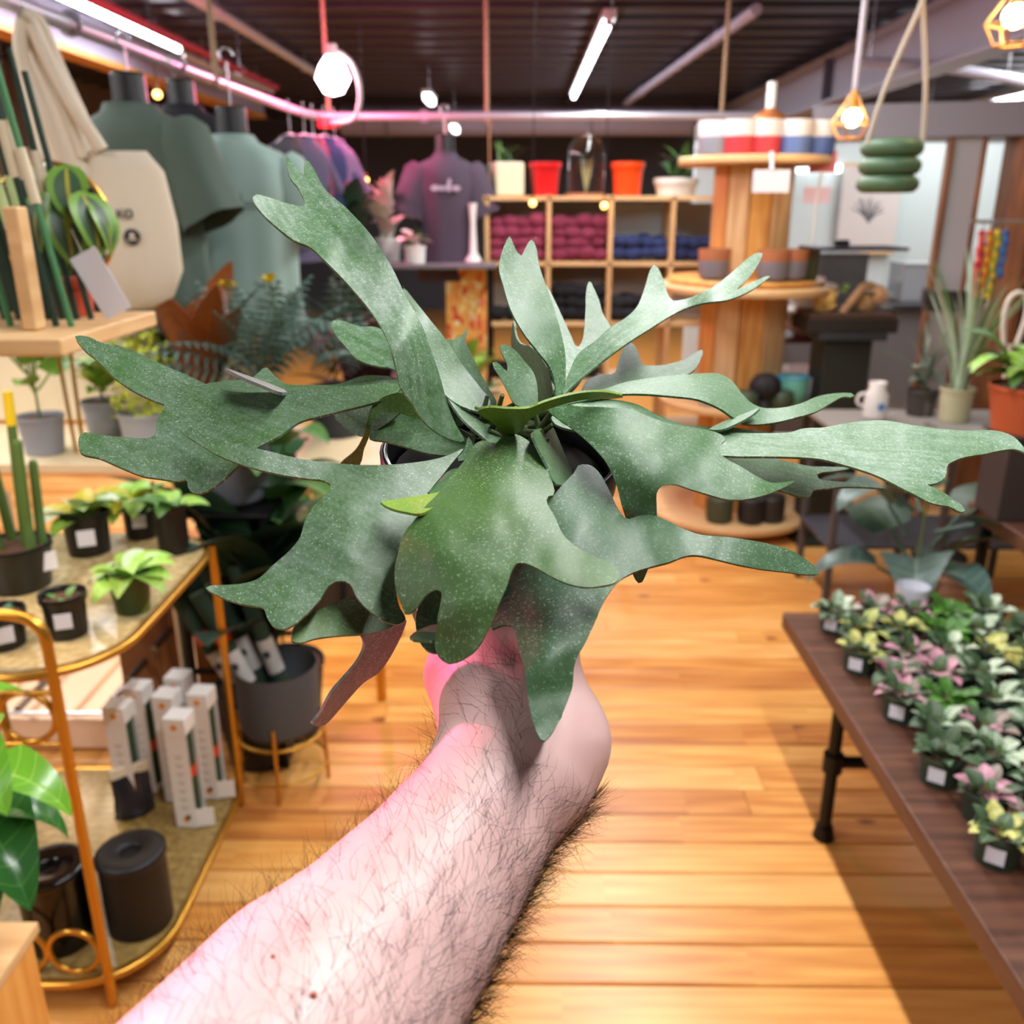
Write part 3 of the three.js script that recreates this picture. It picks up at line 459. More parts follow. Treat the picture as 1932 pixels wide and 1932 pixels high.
// ================= the arm and hand =================
function netMesh(sdf, lo, hi, cell) {   // surface nets: one smooth closed surface around the field's zero
  const n = [0, 1, 2].map((k) => Math.ceil((hi[k] - lo[k]) / cell) + 1), [nx, ny, nz] = n, f = new Float32Array(nx * ny * nz), id = (x, y, z) => (z * ny + y) * nx + x;
  for (let z = 0; z < nz; z++) for (let y = 0; y < ny; y++) for (let x = 0; x < nx; x++) f[id(x, y, z)] = sdf(lo[0] + x * cell, lo[1] + y * cell, lo[2] + z * cell);
  const vid = new Int32Array(f.length).fill(-1), pos = [], idx = [];
  for (let z = 0; z < nz - 1; z++) for (let y = 0; y < ny - 1; y++) for (let x = 0; x < nx - 1; x++) {
    let s = [0, 0, 0], c = 0; const v = []; for (let k = 0; k < 8; k++) v.push(f[id(x + (k & 1), y + (k >> 1 & 1), z + (k >> 2))]);
    for (let a = 0; a < 8; a++) for (const bit of [1, 2, 4]) { const b = a | bit; if (b !== a && v[a] < 0 !== v[b] < 0) { const t = v[a] / (v[a] - v[b]); for (let k = 0; k < 3; k++) { const A = a >> k & 1, B = b >> k & 1; s[k] += A + (B - A) * t; } c++; } }
    if (c) { vid[id(x, y, z)] = pos.length / 3; pos.push(lo[0] + (x + s[0] / c) * cell, lo[1] + (y + s[1] / c) * cell, lo[2] + (z + s[2] / c) * cell); }
  }
  const st = [1, nx, nx * ny];
  for (let z = 1; z < nz - 1; z++) for (let y = 1; y < ny - 1; y++) for (let x = 1; x < nx - 1; x++) {
    const i = id(x, y, z);
    for (let k = 0; k < 3; k++) { const a = f[i], b = f[i + st[k]]; if (a < 0 === b < 0) continue; const u = st[(k + 1) % 3], w = st[(k + 2) % 3], q = [vid[i - u - w], vid[i - w], vid[i], vid[i - u]]; a < 0 ? idx.push(q[0], q[1], q[2], q[0], q[2], q[3]) : idx.push(q[0], q[2], q[1], q[0], q[3], q[2]); }
  }
  const g = new THREE.BufferGeometry(); g.setAttribute('position', new THREE.Float32BufferAttribute(pos, 3)); g.setIndex(idx);
  const nor = [], e = 0.0016; for (let i = 0; i < pos.length; i += 3) { const [x, y, z] = [pos[i], pos[i + 1], pos[i + 2]], d = V(sdf(x + e, y, z) - sdf(x - e, y, z), sdf(x, y + e, z) - sdf(x, y - e, z), sdf(x, y, z + e) - sdf(x, y, z - e)).normalize(); nor.push(d.x, d.y, d.z); }
  g.setAttribute('normal', new THREE.Float32BufferAttribute(nor, 3)); return g;
}
const J = (px, py, d, r) => ({ p: at(px, py, d), r });
const chains = [   // [blend, joints...]
  [0.03, J(330, 2420, 0.235, 0.05), J(430, 2190, 0.268, 0.0515), J(590, 1945, 0.305, 0.0465), J(742, 1765, 0.335, 0.0385), J(882, 1575, 0.373, 0.0332), J(968, 1442, 0.402, 0.0292)],
  [0.022, J(968, 1442, 0.402, 0.028), J(945, 1330, 0.42, 0.026), J(940, 1230, 0.437, 0.024)],
  [0.02, J(1005, 1430, 0.4, 0.0262), J(1040, 1385, 0.405, 0.0225), J(1000, 1290, 0.42, 0.017)],
  [0.014, J(900, 1330, 0.432, 0.019), J(872, 1272, 0.443, 0.0185), J(890, 1210, 0.448, 0.018)],
  [0.012, J(1058, 1388, 0.402, 0.0185), J(1052, 1300, 0.405, 0.0102), J(1052, 1215, 0.408, 0.0094), J(1052, 1090, 0.422, 0.0102), J(1048, 1010, 0.433, 0.0092), J(1049, 944, 0.441, 0.0082)],
];
const fingers = [
  [[985, 1215, 0.452, 0.0115], [960, 1190, 0.475, 0.0102], [930, 1165, 0.51, 0.0094], [905, 1120, 0.535, 0.0084]],
  [[945, 1225, 0.456, 0.0115], [905, 1195, 0.482, 0.0102], [868, 1160, 0.52, 0.0094], [850, 1105, 0.545, 0.0084]],
  [[905, 1232, 0.456, 0.011], [862, 1198, 0.484, 0.0098], [826, 1150, 0.517, 0.009], [812, 1092, 0.54, 0.008]],
  [[880, 1225, 0.452, 0.0105], [838, 1180, 0.476, 0.009], [808, 1130, 0.5, 0.0082], [800, 1085, 0.52, 0.0074]],
];
for (const f of fingers) chains.push([0.006, ...f.map((a) => J(...a))]);
const bones = []; for (const [k, ...js] of chains) for (let i = 0; i + 1 < js.length; i++) bones.push([js[i].p, js[i + 1].p, js[i].r, js[i + 1].r, i ? 0 : k]);
const skinField = (x, y, z) => {
  let d = 1e3, c = 1e3, kc = 1e-6; const join = () => { const h = Math.max(0, kc - Math.abs(d - c)) / kc; d = Math.min(d, c) - h * h * kc * 0.25; };
  for (const [a, b, ra, rb, k] of bones) {
    if (k) { join(); c = 1e3; kc = k; }
    const bx = b.x - a.x, by = b.y - a.y, bz = b.z - a.z, px = x - a.x, py = y - a.y, pz = z - a.z, t = Math.min(1, Math.max(0, (px * bx + py * by + pz * bz) / (bx * bx + by * by + bz * bz)));
    const e = Math.hypot(px - bx * t, py - by * t, pz - bz * t) - (ra + (rb - ra) * t), h = Math.max(0, 0.01 - Math.abs(c - e)) / 0.01;
    c = Math.min(c, e) - h * h * 0.0006;
  }
  join(); return d;
};
const person = thing('person', 'bare hairy forearm and hand reaching up to hold the fern pot', 'person', at(600, 1935, 0.305));
{
  const lo = [1e9, 1e9, 1e9], hi = [-1e9, -1e9, -1e9]; for (const [a, b, ra, rb] of bones) for (const [p, r] of [[a, ra], [b, rb]]) [p.x, p.y, p.z].forEach((v, k) => { lo[k] = Math.min(lo[k], v - r - 0.02); hi[k] = Math.max(hi[k], v + r + 0.02); });
  const g = netMesh(skinField, lo, hi, 0.0036), p = g.attributes.position, nr = g.attributes.normal, col = [], uv = [];
  for (let i = 0; i < p.count; i++) {
    const x = p.getX(i), y = p.getY(i), z = p.getZ(i), a = noise.noise(x * 60, y * 60, z * 60), b = noise.noise(x * 210, y * 210, z * 210) * 0.5;
    const t = Math.min(1, Math.max(0, 0.45 + a * 0.6 + b * 0.35)); const c = mix3([0.7, 0.47, 0.44], [0.62, 0.38, 0.36], t);
    col.push(...c); uv.push(x * 9, y * 9 + z * 5);
    const w = 0.0006 * noise.noise(x * 45, y * 45, z * 45); p.setXYZ(i, x + nr.getX(i) * w, y + nr.getY(i) * w, z + nr.getZ(i) * w);
  }
  g.setAttribute('color', new THREE.Float32BufferAttribute(col, 3)); g.setAttribute('uv', new THREE.Float32BufferAttribute(uv, 2));
  const pores = data(512, 512, (u, v) => { const k = 128 + 70 * pn(u * 60, v * 60, 3, 60) + 50 * pn(u * 130, v * 130, 5, 130); return [k, k, k]; }, false);
  mesh('arm', local(person, g.clone()), new THREE.MeshPhysicalMaterial({ vertexColors: true, roughness: 0.48, bumpMap: pores, bumpScale: 0.00018, sheen: 0.2, sheenColor: new THREE.Color(0xffd8d0) }), person);
  // hairs: thin bent strands rooted in the skin
  const axis = [J(330, 2420, 0.235, 0).p, J(600, 1935, 0.305, 0).p, J(868, 1580, 0.373, 0).p, J(968, 1442, 0.402, 0).p, J(930, 1260, 0.43, 0).p];
  const pos = [], nor = [], idx = [], want = 3500; let made = 0;
  const toCam = V(), dirAt = (q) => { let best = 0, bd = 1e9; for (let i = 0; i + 1 < axis.length; i++) { const d = axis[i].clone().add(axis[i + 1]).multiplyScalar(0.5).distanceTo(q); if (d < bd) { bd = d; best = i; } } return axis[best + 1].clone().sub(axis[best]).normalize(); };
  for (let tries = 0; made < want && tries < 60000; tries++) {
    const i = Math.floor(rnd() * p.count), q = V(p.getX(i), p.getY(i), p.getZ(i)), n = V(nr.getX(i), nr.getY(i), nr.getZ(i));
    toCam.copy(camera.position).sub(q).normalize(); const facing = n.dot(toCam); if (facing < -0.45) continue;
    const [px, py] = pixel(q); if (py < 1225 || py > 2080 || (px > 1000 && py < 1440) || (px > 1035 && py < 1500)) continue;
    if (px < 860 && py < 1345) continue;
    const along = dirAt(q), dist = along.clone().cross(n).normalize();
    // more hair on the thumb-away side, less on the smooth inner side
    const w = 0.5 + 0.5 * Math.sign(1) * Math.min(1, Math.max(-1, -dist.dot(toCam) * 1.4)); if (facing > 0.3 ? rnd() > 0.05 + 0.37 * w : w < 0.5 && rnd() > 0.12) continue;
    const len = rr(0.008, 0.019), r = 0.000075, dir = along.clone().multiplyScalar(rr(-0.1, 0.75)).addScaledVector(dist, rr(-0.9, 0.25)).addScaledVector(n, rr(0.18, 0.6)).normalize(), bend = along.clone().multiplyScalar(rr(-0.7, 0.7)).addScaledVector(dist, rr(-0.6, 0.6)).addScaledVector(n, -rr(0.1, 0.7));
    const b0 = pos.length / 3, S = 5; let c = q.clone().addScaledVector(n, -0.0006), d = dir.clone();
    for (let k = 0; k <= S; k++) {
      const a1 = d.clone().cross(n).normalize(), a2 = a1.clone().cross(d).normalize(), rk = r * (1 - 0.7 * k / S);
      for (let j = 0; j < 3; j++) { const v = a1.clone().multiplyScalar(Math.cos(j * 2.094)).addScaledVector(a2, Math.sin(j * 2.094)); pos.push(c.x + v.x * rk, c.y + v.y * rk, c.z + v.z * rk); nor.push(v.x, v.y, v.z); }
      if (k < S) for (let j = 0; j < 3; j++) { const a = b0 + k * 3 + j, b = b0 + k * 3 + (j + 1) % 3; idx.push(a, b, a + 3, b, b + 3, a + 3); }
      c.addScaledVector(d, len / S); d.addScaledVector(bend, 0.28).normalize(); if (d.dot(n) < 0.02 && k > 0) d.addScaledVector(n, 0.12).normalize();
    }
    made++;
  }
  const hg = new THREE.BufferGeometry(); hg.setAttribute('position', new THREE.Float32BufferAttribute(pos, 3)); hg.setAttribute('normal', new THREE.Float32BufferAttribute(nor, 3)); hg.setIndex(idx);
  const hair = mesh('arm_hair', local(person, hg), M(0x3a2416, 0.55), person); hair.userData.kind = 'stuff'; hair.userData.label = 'fine dark brown hairs on the forearm';
  const moles = [[792, 1250 + 350, 0], [592, 1877, 0.0011], [515, 1805, 0.0008]];
  for (const [px, py, r] of moles) if (r) { const dir = ray(px, py).normalize(), c = camera.position.clone(); for (let k = 0; k < 60; k++) c.addScaledVector(dir, skinField(c.x, c.y, c.z) * 0.8); mesh('mole', local(person, new THREE.SphereGeometry(r, 10, 8).translate(c.x, c.y, c.z)), M(0xb86a58, 0.6), person); }
}

// ================= the cart side =================
const green1 = leafMat(veins('#4f7d3a', '#7fa65c', 6, 2)), green2 = leafMat(veins('#2f5a34', '#4d7a4a', 7, 2)), green3 = leafMat(veins('#7fa83c', '#b4cf6a', 6, 3)), yellowLeaf = leafMat(veins('#c2b62e', '#dfd765', 5, 3)), blueFern = leafMat(veins('#56766c', '#7c9c90', 8, 2)), darkLeaf = leafMat(veins('#23402c', '#3c5f43', 7, 2)), brownLeaf = leafMat(veins('#8a4616', '#a8621f', 7, 2), 0.4), limeLeaf = leafMat(veins('#8ec04a', '#c6e28a', 5, 3)), paleLeaf = leafMat(veins('#b9cfae', '#6f9a70', 6, 3));
const G = {
  ovate: leafGeo({ len: 0.1, w: 0.055, up: 0.7, droop: 1.4 }), small: leafGeo({ len: 0.05, w: 0.03, up: 0.6, droop: 1.1 }), strap: leafGeo({ len: 0.22, w: 0.022, shape: 'strap', up: 1.2, droop: 1.3, nv: 10 }), heart: leafGeo({ len: 0.12, w: 0.09, shape: 'heart', up: 0.8, droop: 1.5, stalk: 0.05 }),
  big: leafGeo({ len: 0.24, w: 0.12, up: 1.2, droop: 1.1, fold: 0.2, nv: 12 }), lance: leafGeo({ len: 0.18, w: 0.04, shape: 'lance', up: 1.0, droop: 1.3, nv: 10 }), round: leafGeo({ len: 0.06, w: 0.06, shape: 'round', up: 0.5, droop: 0.8, stalk: 0.02 }), needle: leafGeo({ len: 0.16, w: 0.01, shape: 'strap', up: 1.25, droop: 1.2, nv: 8, nu: 2 }),
};
function frondLeaf(len, n, w) {   // a feathered fern leaf
  const gs = [], p = (t) => V(0, Math.sin(0.9 - t * 0.5) * len * t * 0.9, len * t * (0.55 + 0.45 * t));
  gs.push(tube([0, 0.33, 0.66, 1].map(p), 0.0016, 10, 5));
  for (let i = 1; i <= n; i++) for (const s of [-1, 1]) { const t = i / n, q = p(t * 0.98), l = w * Math.sin(Math.PI * Math.min(1, 0.15 + t * 0.83)) + 0.006; gs.push(leafGeo({ len: l, w: 0.011, shape: 'lance', up: 0.1, droop: 0.6, nu: 2, nv: 3 }).rotateY(s * 1.15).translate(q.x, q.y, q.z)); }
  return merge(gs);
}
G.fern = frondLeaf(0.24, 13, 0.06);

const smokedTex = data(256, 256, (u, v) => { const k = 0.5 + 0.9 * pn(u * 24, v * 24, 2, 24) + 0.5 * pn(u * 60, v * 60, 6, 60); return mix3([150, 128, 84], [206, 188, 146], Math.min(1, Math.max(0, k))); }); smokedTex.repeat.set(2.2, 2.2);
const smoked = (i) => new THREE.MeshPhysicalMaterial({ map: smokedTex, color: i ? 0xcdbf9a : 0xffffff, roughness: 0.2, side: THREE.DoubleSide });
// brass cart with glass shelves
{
  const cart = thing('brass_cart', 'brass two-tier cart with rounded glass shelves, moss pole boxes below', 'cart', V(-1.06, 0, -1.75));
  const w = 0.64, d = 0.72, r = 0.17, hs = [0.075, 0.765];
  const outline = (k, n = 9) => { const o = []; [[1, 1, 0], [-1, 1, 1], [-1, -1, 2], [1, -1, 3]].forEach(([sx, sz, q]) => { for (let i = 0; i <= n; i++) { const a = (q + i / n) * Math.PI / 2; o.push(V(sx * (w / 2 - r) + Math.cos(a) * (r + k), 0, sz * (d / 2 - r) + Math.sin(a) * (r + k))); } }); return o; };
  hs.forEach((y, i) => {
    const shelf = mesh('shelf_frame', tube(outline(0).map((p) => p.setY(y)), 0.009, 120, 8, true), gold, cart);
    const s = new THREE.Shape(outline(-0.008).map((p) => new THREE.Vector2(p.x, -p.z)));
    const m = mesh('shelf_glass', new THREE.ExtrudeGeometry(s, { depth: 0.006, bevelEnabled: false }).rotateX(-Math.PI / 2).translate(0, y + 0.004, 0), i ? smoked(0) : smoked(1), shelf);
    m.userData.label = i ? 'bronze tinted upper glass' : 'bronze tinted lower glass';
  });
  for (const [x, z] of [[0.23, 0.34], [-0.23, 0.34], [0.3, -d / 2 + 0.05], [-0.3, -d / 2 + 0.05]]) mesh('post', bar(V(x, 0.005, z), V(x, z > 0 ? 0.83 : 0.76, z), 0.0105), gold, cart);
  mesh('handle', tube([V(0.23, 0.82, 0.34), V(0.225, 0.85, 0.34), V(0.2, 0.872, 0.34), V(0.15, 0.88, 0.34), V(-0.15, 0.88, 0.34), V(-0.2, 0.872, 0.34), V(-0.225, 0.85, 0.34), V(-0.23, 0.82, 0.34)], 0.0105, 40, 8), gold, cart);
  for (const y of [0.67, 0.135]) for (const x of [0.17, 0.065]) mesh('ring', new THREE.TorusGeometry(0.05, 0.006, 8, 28).translate(x, y + 0.005, 0.34), gold, cart);
  for (const y of [0.62, 0.726]) mesh('cross_bar', bar(V(0.23, y, 0.34), V(-0.23, y, 0.34), 0.005), gold, cart);
}
const CT = 0.776, CB = 0.087;   // what stands on the cart's glass
// moss pole boxes on the lower glass
{
  const spots = [[222, 1325, 'nearest the chrome rods'], [258, 1290, 'behind the one nearest the rods'], [335, 1270, 'rearmost of the six on the lower glass'], [313, 1305, 'in the middle of the six'], [378, 1300, 'nearest the grey pot on the brass stand'], [335, 1345, 'foremost of six with a white corner card']];
  const H = 0.31, tops = spots.map(([px, py]) => onY(px, py, CB + H));
  const side = canvas(64, 256, (c, w, h) => { c.fillStyle = '#e7e2dc'; c.fillRect(0, 0, w, h); c.fillStyle = '#a9a39c'; for (let y = 70; y < 210; y += 22) { c.fillRect(20, y, 24, 3); c.fillRect(24, y + 7, 16, 2); } c.fillStyle = '#e08a1e'; c.beginPath(); c.arc(w / 2, 236, 9, 0, 7); c.fill(); c.fillStyle = '#20242a'; c.beginPath(); c.arc(w / 2 + 8, 230, 7, 0, 7); c.fill(); });
  const printed = new THREE.MeshPhysicalMaterial({ map: side, roughness: 0.55 });
  tops.forEach((t, i) => {
    const o = thing('moss_pole_box', 'white box with a windowed green moss pole, ' + spots[i][2], 'box', V(t.x, CB, t.z), -0.08, 'moss pole boxes on the cart'), W = 0.052;
    mesh('front_panel', new THREE.BoxGeometry(W, H - 0.03, 0.002).translate(0, H / 2 - 0.012, W / 2), printed, o);
    mesh('rear_panel', merge(box(W, H - 0.03, 0.002, 0, H / 2 - 0.015, -W / 2, 0), box(0.002, H - 0.03, W, -W / 2, H / 2 - 0.015, 0, 0), box(W, 0.02, W, 0, 0.01, 0, 0.002)), white, o);
    mesh('lid', box(W + 0.004, 0.045, W + 0.004, 0, H - 0.023, 0, 0.003), white, o);
    const pole = mesh('moss_pole', cyl(0.022, 0.022, H - 0.05, 0.018, 16).translate(0.005, 0, 0), M(0x33452c, 0.95), o);
    mesh('red_band', cyl(0.0228, 0.0228, 0.03, 0.1 + (i % 3) * 0.02, 16).translate(0.005, 0, 0), M(0xc8401e, 0.6), pole);
    mesh('emblem', cyl(0.008, 0.008, 0.001, 0, 12).rotateX(Math.PI / 2).translate(0, H - 0.024, W / 2 + 0.0022), M(0xe08a1e, 0.5), o);
    if (i > 3) mesh('corner_card', box(0.045, 0.05, 0.002, W * 0.7, 0.03, W / 2 + 0.006, 0), white, o, V(), [0, 0.3, 0]);
  });
}
for (const [px, py, label] of [[90, 1640, 'glossy black cylinder canister half hidden by the brass post'], [243, 1612, 'matt black cylinder canister with a round hole in its lid']]) {
  const p = onY(px, py - 22, CB + 0.2), o = thing('black_canister', label, 'canister', V(p.x, CB, p.z), 0, 'black canisters on the cart'), R = 0.068;
  mesh('body', cyl(R * 0.98, R, 0.17, 0, 36), px < 200 ? M(0x060506, 0.2) : M(0x0b0807, 0.6), o);
  mesh('lid', lathe([[0.024, 0.17], [0.024, 0.182], [R * 0.9, 0.186], [R + 0.003, 0.18], [R + 0.003, 0.166], [R, 0.166]], 40), px < 200 ? M(0x08080a, 0.15) : M(0x0c0c0f, 0.5), o);
  mesh('hole', cyl(0.024, 0.024, 0.003, 0.166, 24), M(0x020202, 0.9), o);
}
{
  const p = onY(250, 1545, CB), o = thing('seed_packet', 'crinkled silver black packet with a cream top strip behind the canister', 'packet', V(p.x, CB, p.z - 0.02), 0.6);
  mesh('pouch', loft([ring(0.002, 0.045, 0.022), ring(0.04, 0.046, 0.02), ring(0.09, 0.044, 0.012), ring(0.12, 0.043, 0.004)], 16, true, (u, v) => 0.12 * Math.sin(u * 40 + v * 13)), M(0x3d3c46, 0.22, { metalness: 0.6 }), o);
  mesh('top_strip', box(0.092, 0.028, 0.008, 0, 0.13, 0, 0.002), M(0xe2d3b4, 0.6), o);
}
// chrome rods of a wire rack behind the cart, over a white crate
{
  const o = thing('wire_rack', 'chrome wire rack of slanting rods behind the brass cart', 'rack', V(-1.42, 0, -2.62));
  for (let i = 0; i < 9; i++) mesh('rod', bar(V(-0.3 + i * 0.085, 0.16 + (i % 3) * 0.1, 0.34), V(-0.3 + i * 0.085, 0.16 + (i % 3) * 0.1, -0.36), 0.011), M(0x85888f, 0.25, { metalness: 0.9 }), o);
  for (const x of [-0.38, 0.46]) for (const z of [-0.36, 0.34]) mesh('post', bar(V(x, 0, z), V(x, 0.6, z), 0.012), steel, o);
  for (const y of [0.15, 0.25, 0.35]) mesh('side_rail', bar(V(-0.38, y, -0.36), V(0.46, y, -0.36), 0.007), steel, o); mesh('side_rail', bar(V(-0.38, 0.15, 0.34), V(0.46, 0.15, 0.34), 0.006), steel, o);
  const c = thing('white_tray', 'broad cream tray standing under the wire rack rods', 'tray', V(-1.42, 0, -2.62));
  mesh('tray_base', box(0.74, 0.02, 0.6, 0.04, 0.02, 0), M(0xf0d7bd, 0.5), c); for (const [x, z, ww, dd] of [[0.04, 0.3, 0.74, 0.015], [0.04, -0.3, 0.74, 0.015], [0.41, 0, 0.015, 0.6], [-0.33, 0, 0.015, 0.6]]) mesh('tray_wall', box(ww, 0.1, dd, x, 0.06, z), M(0xf0d7bd, 0.5), c);
}
// brown board partition behind the cart
{
  const o = thing('board_partition', 'weathered brown plank partition standing behind the brass cart', 'partition', V(-0.98, 0, -2.42), 0.12);
  for (let i = 0; i < 4; i++) mesh('plank', upright(box(0.105, 0.64, 0.022, -0.165 + i * 0.11, 0.32, (i % 2) * 0.004, 0.003).rotateZ(0)), i % 2 ? brownWood : M(0x8a5a34, 0.65), o);
  mesh('rail', box(0.44, 0.05, 0.02, 0, 0.52, -0.02), brownWood, o);
}
// honey wood planter box with pothos, nearest the camera
{
  const planterWood = new THREE.MeshPhysicalMaterial({ map: woodTexture([244, 188, 104], [222, 150, 66], 1, 45), roughness: 0.45, side: THREE.DoubleSide }), o = thing('wooden_planter_box', 'honey coloured wooden planter box at the frame edge under glossy pothos leaves', 'planter', V(-0.925, 0, -0.945));
  for (const [x, z, w, d] of [[0, 0.16, 0.3, 0.02], [0, -0.16, 0.3, 0.02], [0.15, 0, 0.02, 0.34], [-0.15, 0, 0.02, 0.34]]) mesh('side_board', upright(box(w, 0.46, d, x, 0.23, z, 0.003).rotateX(0)), planterWood, o);
  mesh('top_board', boxUv(box(0.33, 0.02, 0.37, 0, 0.47, 0, 0.003)), paleWood, o); mesh('corner_post', upright(box(0.05, 0.34, 0.05, -0.005, 0.65, -0.15, 0.003)), honeyWood, o);
  const p = thing('pothos', 'glossy heart leaved pothos on the honey wooden planter box', 'plant', V(-0.9, 0.481, -1.0));
  mesh('pot', potGeo(0.055, 0.042, 0.09), blackPlastic, p); mesh('soil', cyl(0.046, 0.048, 0.01, 0.07, 20), soil, p);
  const gl = leafMat(veins('#2f6a2c', '#5c9645', 5, 2), 0.25), gl2 = leafMat(veins('#6fae30', '#a6d45e', 5, 2), 0.25), hg = leafGeo({ len: 0.15, w: 0.105, shape: 'heart', up: 0.2, droop: 1.2, nv: 12, nu: 6, fold: 0.3 });
  [[20, 1440, 0.66, 1.0, gl2, 0.4, 0.5], [60, 1525, 0.6, 0.9, gl2, 1.5, 0.7], [40, 1600, 0.56, 1.15, gl, 0.9, 0.8], [-10, 1560, 0.6, 1.0, gl, -0.4, 0.5], [-40, 1500, 0.63, 1.1, gl, -1.3, 0.4], [-30, 1420, 0.7, 0.9, gl2, 2.6, 0.4], [75, 1590, 0.545, 0.8, gl, 1.9, 0.9], [35, 1650, 0.5, 1.0, gl, 0.5, 0.95], [10, 1480, 0.5, 0.8, gl2, 1.0, 0.8]].forEach(([px, py, h, s, m, a, t]) => {
    const l = mesh('leaf', hg, m, p); l.position.copy(onZ(px - 85, py - 70, 0.95 + (a % 1) * 0.05).sub(p.position)); l.rotation.order = 'YXZ'; l.rotation.set(t - 0.6, a, 0); l.scale.setScalar(s * 0.95);
    mesh('petiole', tube([V(0, 0.08, 0), V(l.position.x * 0.5, 0.11, l.position.z * 0.5), l.position], 0.0022, 8, 5), M(0x7da33e, 0.5), p);
  });
}
// plants on the cart's upper glass
const onTop = (px, py) => { const p = onY(px, py, CT); return V(p.x, CT, p.z); };
{
  const o = thing('pencil_cactus_pot', 'black pot of thick upright green stems, one with a yellow tip', 'plant', onTop(40, 1105));
  mesh('pot', potGeo(0.075, 0.06, 0.1), blackPlastic, o); mesh('soil', cyl(0.066, 0.068, 0.012, 0.08, 24), soil, o);
  mesh('price_tag', box(0.035, 0.04, 0.002, 0.05, 0.06, 0.052, 0), paper, o, V(), [0, 0.7, 0]);
  [[-0.04, -0.01, 0.28], [-0.015, 0.02, 0.22], [0.01, -0.02, 0.33], [0.035, 0.01, 0.24], [-0.055, 0.03, 0.3], [0.045, -0.02, 0.19], [-0.02, -0.04, 0.26]].forEach(([x, z, h], i) => { const s = mesh('stem', merge(cyl(0.011, 0.009, h, 0.08, 10).translate(x, 0, z), new THREE.SphereGeometry(0.009, 10, 8).translate(x, h + 0.08, z)), M(0x4b6a34, 0.6), o, V(), [0, 0, (x < 0 ? 1 : -1) * 0.06]); if (i === 2) mesh('yellow_tip', cyl(0.0105, 0.0095, 0.07, h + 0.02, 10).translate(x, 0, z), M(0xd8c020, 0.6), s); });
}
pottedPlant('seedling_pot', 'small black pot with a white square label and a tiny sprout', 'plant', onTop(130, 1195), { rt: 0.043, rb: 0.034, h: 0.085, leaves: 3, geos: [G.small], mats: [green1], size: [0.4, 0.6], tagged: 0.35 });
pottedPlant('watermelon_plant', 'striped dark green pot of veined pale green leaves on the upper glass', 'plant', onTop(252, 1150), { rt: 0.045, rb: 0.032, h: 0.09, pot: leafMat(veins('#33481f', '#7c9448', 4, 5), 0.5), leaves: 15, geos: [G.ovate], mats: [green3, limeLeaf, paleLeaf], tilt: [-0.3, 0.7], size: [0.65, 1.0] });
pottedPlant('variegated_plant', 'spreading plant with pale veined leaves above a black pot behind the striped one', 'plant', onTop(170, 1040), { rt: 0.055, rb: 0.045, h: 0.1, leaves: 14, geos: [G.ovate], mats: [paleLeaf, green3, yellowLeaf], tilt: [-0.2, 0.9], size: [0.9, 1.3], tagged: 0.4 });
pottedPlant('variegated_plant', 'yellow edged leafy plant in a black pot, white tag, rear of the upper glass', 'plant', onTop(270, 1010), { rt: 0.045, rb: 0.038, h: 0.1, leaves: 14, geos: [G.ovate], mats: [yellowLeaf, green3, limeLeaf], tilt: [-0.2, 0.8], size: [0.8, 1.2], tagged: 0.3 });
pottedPlant('nursery_plant', 'bushy green plant in a tall black pot next to the rim of the upper glass', 'plant', onTop(330, 1040), { rt: 0.04, rb: 0.034, h: 0.12, leaves: 12, geos: [G.ovate, G.small], mats: [green1, limeLeaf], tilt: [0, 0.8], size: [0.6, 1.0] });
pottedPlant('nursery_plant', 'low pot with brown stalks beside the upright green stems', 'plant', onTop(10, 1215), { rt: 0.045, rb: 0.036, h: 0.07, leaves: 5, geos: [G.small], mats: [green2], size: [0.5, 0.8], tagged: 0.6 });

